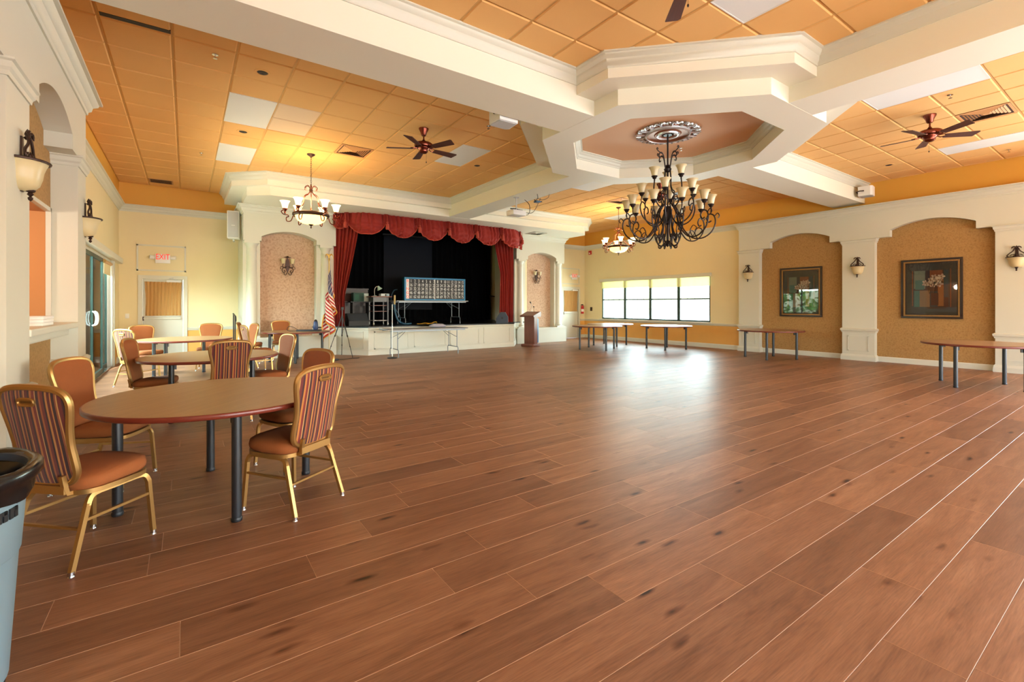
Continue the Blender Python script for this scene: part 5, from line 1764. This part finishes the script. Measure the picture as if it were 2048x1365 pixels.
def flag(m):
    ns, nt = 48, 39
    vs = []
    for j in range(nt + 1):
        t = j / nt
        for i in range(ns + 1):
            s = i / ns
            fold = math.sin(s * 5.2 * PI + t * 1.2)
            wid = .13 * (.12 + min(1, (s * 1.3 + t * .8) * .62))
            x = .012 + wid * (1.0 * fold * (0.35 + .65 * min(1, s * 3)) + .9 * t * (1 - s) - .55 * s * (1 - t * .5))
            y = -.03 - .09 * s * math.cos(s * 5.2 * PI + t * 1.2) * min(1, s * 4) - .03 * t
            z = 2.56 - .86 * t - (1.32 * s + .10 * s * s) * (1 - .10 * t)
            vs.append((x, y, max(.2, z)))
    b = len(m.v)
    for j in range(nt):
        for i in range(ns):
            row, s = j // 3, i / ns
            k = MF[2] if (row < 7 and s < .4) else MF[row % 2]
            if row < 7 and s < .4 and j % 3 == 1 and i % 2 == row % 2 and i > 0:
                k = MF[1]
            m.v if False else None
            m.f.append((j * (ns + 1) + i + b, j * (ns + 1) + i + 1 + b, (j + 1) * (ns + 1) + i + 1 + b, (j + 1) * (ns + 1) + i + b))
            m.mi.append(m.m(k))
    m.v += vs
    fr = [vs[j * (ns + 1) + ns] for j in range(nt + 1)]
    m.tube([(p[0], p[1] - .004, p[2] - .012) for p in fr], .016, mat('gold_fringe', (214, 150, 40), .6), 5)
    m.tube([(p[0], p[1] - .006, p[2] - .006) for p in vs[nt * (ns + 1):nt * (ns + 1) + ns + 1]], .014, mat('gold_fringe', (214, 150, 40), .6), 5)
P_('flag_cloth', fl, flag)
tr = thing('camera_tripod', (3.47, 12.98, 0), 'slim black camera tripod standing in front of the flag', 'tripod')
for x, y in ((.14, -.46), (-.36, .10), (.08, .36)):
    lg = P_('leg', tr, lambda m: (m.tube([(0, 0, 1.12), (x * .5, y * .5, .56)], .013, M_BLACK), m.tube([(x * .5, y * .5, .58), (x, y, .02)], .008, M_BLACK)))
    P_('leg_clamp', lg, lambda m: (m.cyl((x * .48, y * .48, .58), (x * .52, y * .52, .54), .018, .018, M_BLACKP, 8), m.cyl((x * .74, y * .74, .30), (x * .77, y * .77, .27), .013, .013, M_BLACKP, 8), m.sphere((x, y, .012), .012, M_BLACKP, 8)))
P_('centre_column', tr, lambda m: (m.cyl((0, 0, .62), (0, 0, 1.28), .012, .012, M_BLACK, 10), m.tube([(0, 0, .70), (.07, -.22, .84)], .004, M_BLACK)))
P_('head', tr, lambda m: (m.cbox((-.035, -.03, 1.26), (.035, .03, 1.34), .008, M_BLACKP), m.tube([(0, .03, 1.30), (-.03, .2, 1.22)], .007, M_BLACKP)))
single('power_strip', lambda m: (m.cbox((-.10, -.035, 0), (.10, .035, .04), .008, M_BLACKP), m.tube(catmull([(.10, 0, .02), (.25, -.03, .012), (.45, .03, .012), (.62, .0, .012), (.7, .06, .012)], 5), .008, M_BLACKP)), 'black power strip and cable on the floor by the tripod', 'power strip', (3.05, 12.15, 0), R(10))

# lectern
lc = thing('lectern', (9.52, 12.50, 0), 'brown wooden lectern with a blue front panel by the right end of the stage', 'lectern', R(20))
P_('base', lc, lambda m: m.cbox((-.22, -.25, 0), (.20, .25, .09), .02, M_WOOD))
P_('column', lc, lambda m: m.box((-.10, -.20, .09), (.10, .20, 1.0), M_WOOD), False)
P_('front_panel', lc, lambda m: m.cbox((.10, -.19, .12), (.19, .19, .93), .01, M_BLUE))
P_('reading_top', lc, lambda m: m.prism([(-.25, .99), (.21, 1.0), (.21, 1.16), (.17, 1.17), (-.25, 1.04)], -.27, .27, M_WOOD, lambda x, z, y: (x, y, z)), False)
P_('gooseneck_mic', lc, lambda m: (m.tube(catmull([(.15, .05, 1.15), (.14, .05, 1.3), (.09, .04, 1.42), (.03, .03, 1.47)], 5), .006, M_CHROME), m.cyl((.05, .035, 1.46), (-.01, .02, 1.49), .018, .022, M_BLACKP, 10), m.cyl((.13, -.05, 1.15), (.11, -.05, 1.30), .005, .005, M_CHROME, 8), m.sphere((.10, -.05, 1.33), .024, M_BLACKP)))
# case and bag on the table by the tower
TT = (2.26, 12.62)
single('black_case', lambda m: (m.cbox((-.27, -.14, 0), (.27, .14, .035), .008, M_BLACKP), m.tube(catmull([(-.26, 0, .03), (-.36, -.04, .10), (-.46, -.02, .12), (-.52, -.02, .06), (-.46, -.06, .01), (-.30, -.05, .01)], 5), .006, M_BLACKP)), 'flat black case with a looped cord on the round table by the niche', 'case', (2.52, 12.45, .743), R(-28))
single('headset_bag', lambda m: (m.lathe([(.001, 0), (.05, 0), (.062, .03), (.058, .12), (.045, .2), (.02, .235), (.001, .24)], mat('navy_bag', (34, 52, 92), .45, vary=.5, vscale=50), 14), m.lathe([(.03, .19), (.045, .21), (.02, .25), (.001, .255)], M_BLACKP, 12)), 'small dark blue bag standing on the black case by the flag', 'bag', (2.66, 12.38, .7795), 0)

# ------------------------------------------------------------------ loudspeakers, projector and wall devices
def tower_speaker(x, y, rz, label):
    r = thing('wall_speaker', (x, y, 3.12), label, 'loudspeaker', rz, 'tall tower loudspeakers')
    P_('cabinet', r, lambda m: m.cbox((-.14, -.13, 0), (.14, .13, .72), .02, M_WHITE))
    P_('grille', r, lambda m: m.cbox((-.115, -.142, .03), (.115, -.125, .69), .006, M_GREY))
    P_('badge', r, lambda m: m.box((-.04, -.145, .33), (.04, -.140, .345), M_WHITE), False)
    P_('bracket', r, lambda m: (m.box((-.03, .12, .3), (.03, .2, .42), M_WHITE), m.box((-.02, -.02, -.05), (.02, .02, .01), M_WHITE), m.box((-.02, -.02, -.06), (.02, .2, -.04), M_WHITE)), False)
    return r
tower_speaker(1.02, 14.15, R(-8), 'pale grey tall loudspeaker on the tower side nearest the sliding doors')
tower_speaker(mx(1.02), 14.15, R(8), 'pale grey tall loudspeaker on the tower side nearest the fire extinguisher')
def beam_speaker(loc, rz, label):
    r = thing('beam_speaker', loc, label, 'loudspeaker', rz, 'white loudspeakers on the cross beam')
    P_('cabinet', r, lambda m: m.prism([(-.17, -.12), (-.12, -.16), (.12, -.16), (.17, -.12), (.15, .12), (-.15, .12)], -.08, .14, M_WHITE))
    P_('grille', r, lambda m: m.prism([(-.15, -.115), (-.11, -.145), (.11, -.145), (.15, -.115), (.135, .10), (-.135, .10)], -.088, -.079, M_GREY))
    P_('bracket', r, lambda m: m.tube([(-.17, 0, .03), (-.19, .08, .03), (-.1, .16, .03), (.1, .16, .03), (.19, .08, .03), (.17, 0, .03)], .012, M_BRONZE, sq=True))
    return r
beam_speaker((3.63, 5.38, 4.0), R(180), 'white loudspeaker under the edge of the long beam near the stage-side fan')
b2 = beam_speaker((13.45, 4.33, 4.10), R(8), 'white loudspeaker at the beam end above the framed pictures')
pj = thing('projector', (6.42, 9.0, ZS), 'white projector with dangling cables hung from the ceiling beam', 'projector')
P_('drop_pole', pj, lambda m: (m.cyl((0, 0, -.30), (0, 0, 0), .018, .018, M_GREY, 10), m.lathe([(0, -.012), (.07, -.012), (.07, 0)], M_GREY, 18)))
P_('bracket', pj, lambda m: (m.tube([(-.2, -.05, -.30), (.0, 0, -.27), (.2, .06, -.30)], .014, M_BLACKP), m.tube([(-.1, .12, -.32), (0, 0, -.28), (.1, -.12, -.32)], .010, M_BLACKP)))
P_('body', pj, lambda m: (m.cbox((-.19, -.15, -.44), (.19, .15, -.32), .02, M_WHITE)))
P_('lens', pj, lambda m: m.cyl((-.06, .14, -.38), (-.06, .18, -.38), .045, .04, M_BLACKP, 16))
P_('cables', pj, lambda m: (m.tube(catmull([(.19, -.05, -.38), (.27, -.08, -.40), (.36, -.05, -.30), (.38, .0, -.12), (.26, .02, -.02)], 5), .007, M_BLACKP), m.tube(catmull([(.18, -.1, -.36), (.3, -.2, -.37), (.42, -.2, -.26), (.48, -.32, -.02)], 5), .006, M_BLACKP)))
pj2 = thing('mounting_arm', (6.62, 8.45, ZS), 'black bracket with a cable under the beam above the projector', 'bracket')
P_('plate', pj2, lambda m: m.cbox((-.06, -.06, -.20), (.06, .06, -.16), .01, mat('device_blue', (60, 92, 120), .4)))
P_('arm', pj2, lambda m: (m.tube([(0, 0, 0), (.02, 0, -.08), (-.03, .02, -.17)], .008, M_BLACKP), m.tube([(-.12, -.05, -.16), (0, 0, -.19), (.16, .03, -.15)], .012, M_BLACKP), m.tube(catmull([(.0, 0, -.10), (.12, -.05, -.13), (.22, -.12, -.08), (.24, -.14, 0)], 5), .005, M_BLACKP)))
single('fire_extinguisher', lambda m: (m.lathe([(0, 0), (.055, .0), (.06, .02), (.06, .28), (.045, .33), (.02, .35), (.02, .37), (0, .37)], M_REDP, 18), m.box((-.02, -.03, .36), (.02, .06, .40), M_BLACKP), m.tube(catmull([(.02, 0, .37), (.08, 0, .33), (.08, 0, .15)], 5), .009, M_BLACKP), m.cyl((0, 0, .09), (0, 0, .2), .0608, .0608, M_NAPKIN, 18, False)), 'red fire extinguisher on the wall beside the exit door', 'extinguisher', (13.82, YFR - .075, 1.02))
single('alarm_strobe', lambda m: (m.cbox((-.05, -.075, -.08), (.0, .075, .08), .008, M_REDP), m.cbox((-.07, -.03, -.05), (-.045, .03, .0), .006, M_WHITE)), 'red fire alarm strobe high on the wall by the crown moulding', 'alarm', (XR, 14.25, 3.60))
single('wall_switch', lambda m: (m.cbox((-.012, -.06, -.08), (0, .06, .08), .004, M_BRONZE), m.box((-.018, -.02, -.03), (-.01, .02, .03), M_BLACKP)), 'small dark wall switch plate beside the fire extinguisher', 'switch', (XR, 14.2, 1.22))
single('light_switch', lambda m: (m.cbox((-.04, -.008, -.06), (.04, 0, .06), .003, M_WHITE), m.box((-.008, -.014, -.02), (.008, -.006, .02), M_WHITE)), 'white light switch on the wall left of the curtained exit door', 'switch', (-1.2, YFL, 1.12))
def rail(loc, rz, label):
    r = thing('hand_rail', loc, label, 'hand rail', rz, 'scrolled iron hand rails')
    P_('top_rail', r, lambda m: (m.tube([(0, .0, 0), (0, .7, .06)], .018, M_IRON, 8), m.tube(catmull([(0, 0, 0), (0, -.08, -.02), (0, -.12, -.08), (0, -.08, -.13), (0, -.03, -.10), (0, -.05, -.06), (0, -.08, -.07)], 5), .014, M_IRON, 8)))
    P_('post', r, lambda m: m.cyl((0, .1, -loc[2] + (STZ if loc[2] > 1.4 else 0)), (0, .1, .01), .016, .016, M_IRON, 8))
    P_('post', r, lambda m: m.cyl((0, .62, -loc[2] + (STZ if loc[2] > 1.4 else 0)), (0, .62, .05), .016, .016, M_IRON, 8))
    return r
rail((1.05, 13.98, 1.10), 0, 'scrolled iron hand rail beside the tower column near the far chairs')
rail((9.95, 15.10, 1.70), R(0), 'scrolled iron hand rail inside the stage, beside the red curtain')
for k, lb in enumerate(('lowest white napkin pack of the small stack on the wall shelf', 'middle white napkin pack of the small stack on the wall shelf', 'topmost white napkin pack of the small stack on the wall shelf')):
    single('napkin_pack', lambda m: m.cbox((-.08, -.2, 0), (.08, .2, .028), .006, M_NAPKIN), lb, 'napkins', (-1.12, 5.98 + .01 * k, 1.2105 + .0285 * k), group='napkin packs on the shelf')

# ------------------------------------------------------------------ garden outside the sliding doors
mb = MB()
mb.box((-40, -20, -.3), (XL - .17, 60, -.05), mat('lawn_green', (96, 132, 58), .9, vary=.3, vscale=3))
struct('ground_lawn', mb)
mb = MB()
mb.box((-4.2, 6, -.06), (XL - .16, 30, -.02), mat('patio_concrete', (196, 190, 176), .8, vary=.08, vscale=4))
struct('ground_patio', mb)
mb = MB()
mb.box((XR + .2, -30, -.3), (60, 60, -.05), mat('terrace_concrete', (226, 222, 212), .8))
mb.box((-40, -40, -.3), (XR + .2, YB - .2, -.06), MATS['terrace_concrete'])
struct('ground_terrace', mb)
M_FROND = mat('palm_green', (110, 160, 60), .55, vary=.3, vscale=5)
M_TRUNK = mat('palm_trunk', (96, 80, 62), .9, vary=.3, vscale=12)
def palm(x, y, h, seed, label):
    rr = random.Random(seed)
    r = thing('garden_palm', (x, y, -.05), label, 'palm', group='palms outside the sliding doors')
    P_('trunk', r, lambda m: m.tube([(0, 0, 0), (.05, .02, h * .5), (.02, .05, h)], [.11, .09, .08], M_TRUNK, 8))
    for k in range(14):
        a = 2 * PI * k / 14 + rr.uniform(-.2, .2)
        up = rr.uniform(.2, 1.1)
        L = rr.uniform(1.0, 1.5)
        def frond(m):
            spine = [Vector((L * t * math.cos(a), L * t * math.sin(a), h + up * t * (1 - .95 * t) * 1.6)) for t in [i / 10 for i in range(11)]]
            m.tube(spine, [.014 - .001 * i for i in range(11)], M_FROND, 4)
            for i in range(1, 11):
                p = spine[i]
                d = (spine[i] - spine[i - 1]).normalized()
                s_ = d.cross(Vector((0, 0, 1))).normalized()
                ll = .38 * math.sin(PI * (i + 1) / 13)
                for q in (-1, 1):
                    for o in (0, .5):
                        b = p - d * (.05 + .06 * o)
                        tip = b + s_ * q * ll + d * ll * .6 + Vector((0, 0, -.18 * ll))
                        w = d * .022
                        m.add([b - w, b + w, tip], [(0, 1, 2)], M_FROND)
        P_('frond', r, frond, False)
    return r
palm(-5.2, 13.2, 1.1, 1, 'low spreading palm straight outside the sliding doors')
palm(-7.0, 15.4, 2.4, 2, 'taller palm farther out on the lawn')
palm(-5.8, 17.2, .9, 3, 'bushy young palm farther along the patio')
palm(-8.5, 11.8, 1.6, 4, 'palm at the far side of the lawn')
hg = MB()
rh = random.Random(9)
for i in range(2600):
    x, y, z = rh.uniform(-13, -11.4), rh.uniform(4, 48), rh.uniform(0, 2.6)
    s = rh.uniform(.12, .3)
    d1 = Vector((rh.uniform(-1, 1), rh.uniform(-1, 1), rh.uniform(-.4, 1))).normalized() * s
    d2 = d1.orthogonal().normalized() * s * .5
    c = Vector((x, y, z))
    hg.add([c - d1, c + d2, c + d1, c - d2], [(0, 1, 2, 3)], M_FROND)
hedge = tag(ob('hedge', hg, None, False), 'tall green hedge closing off the lawn outside the sliding doors', 'hedge', kind='stuff')
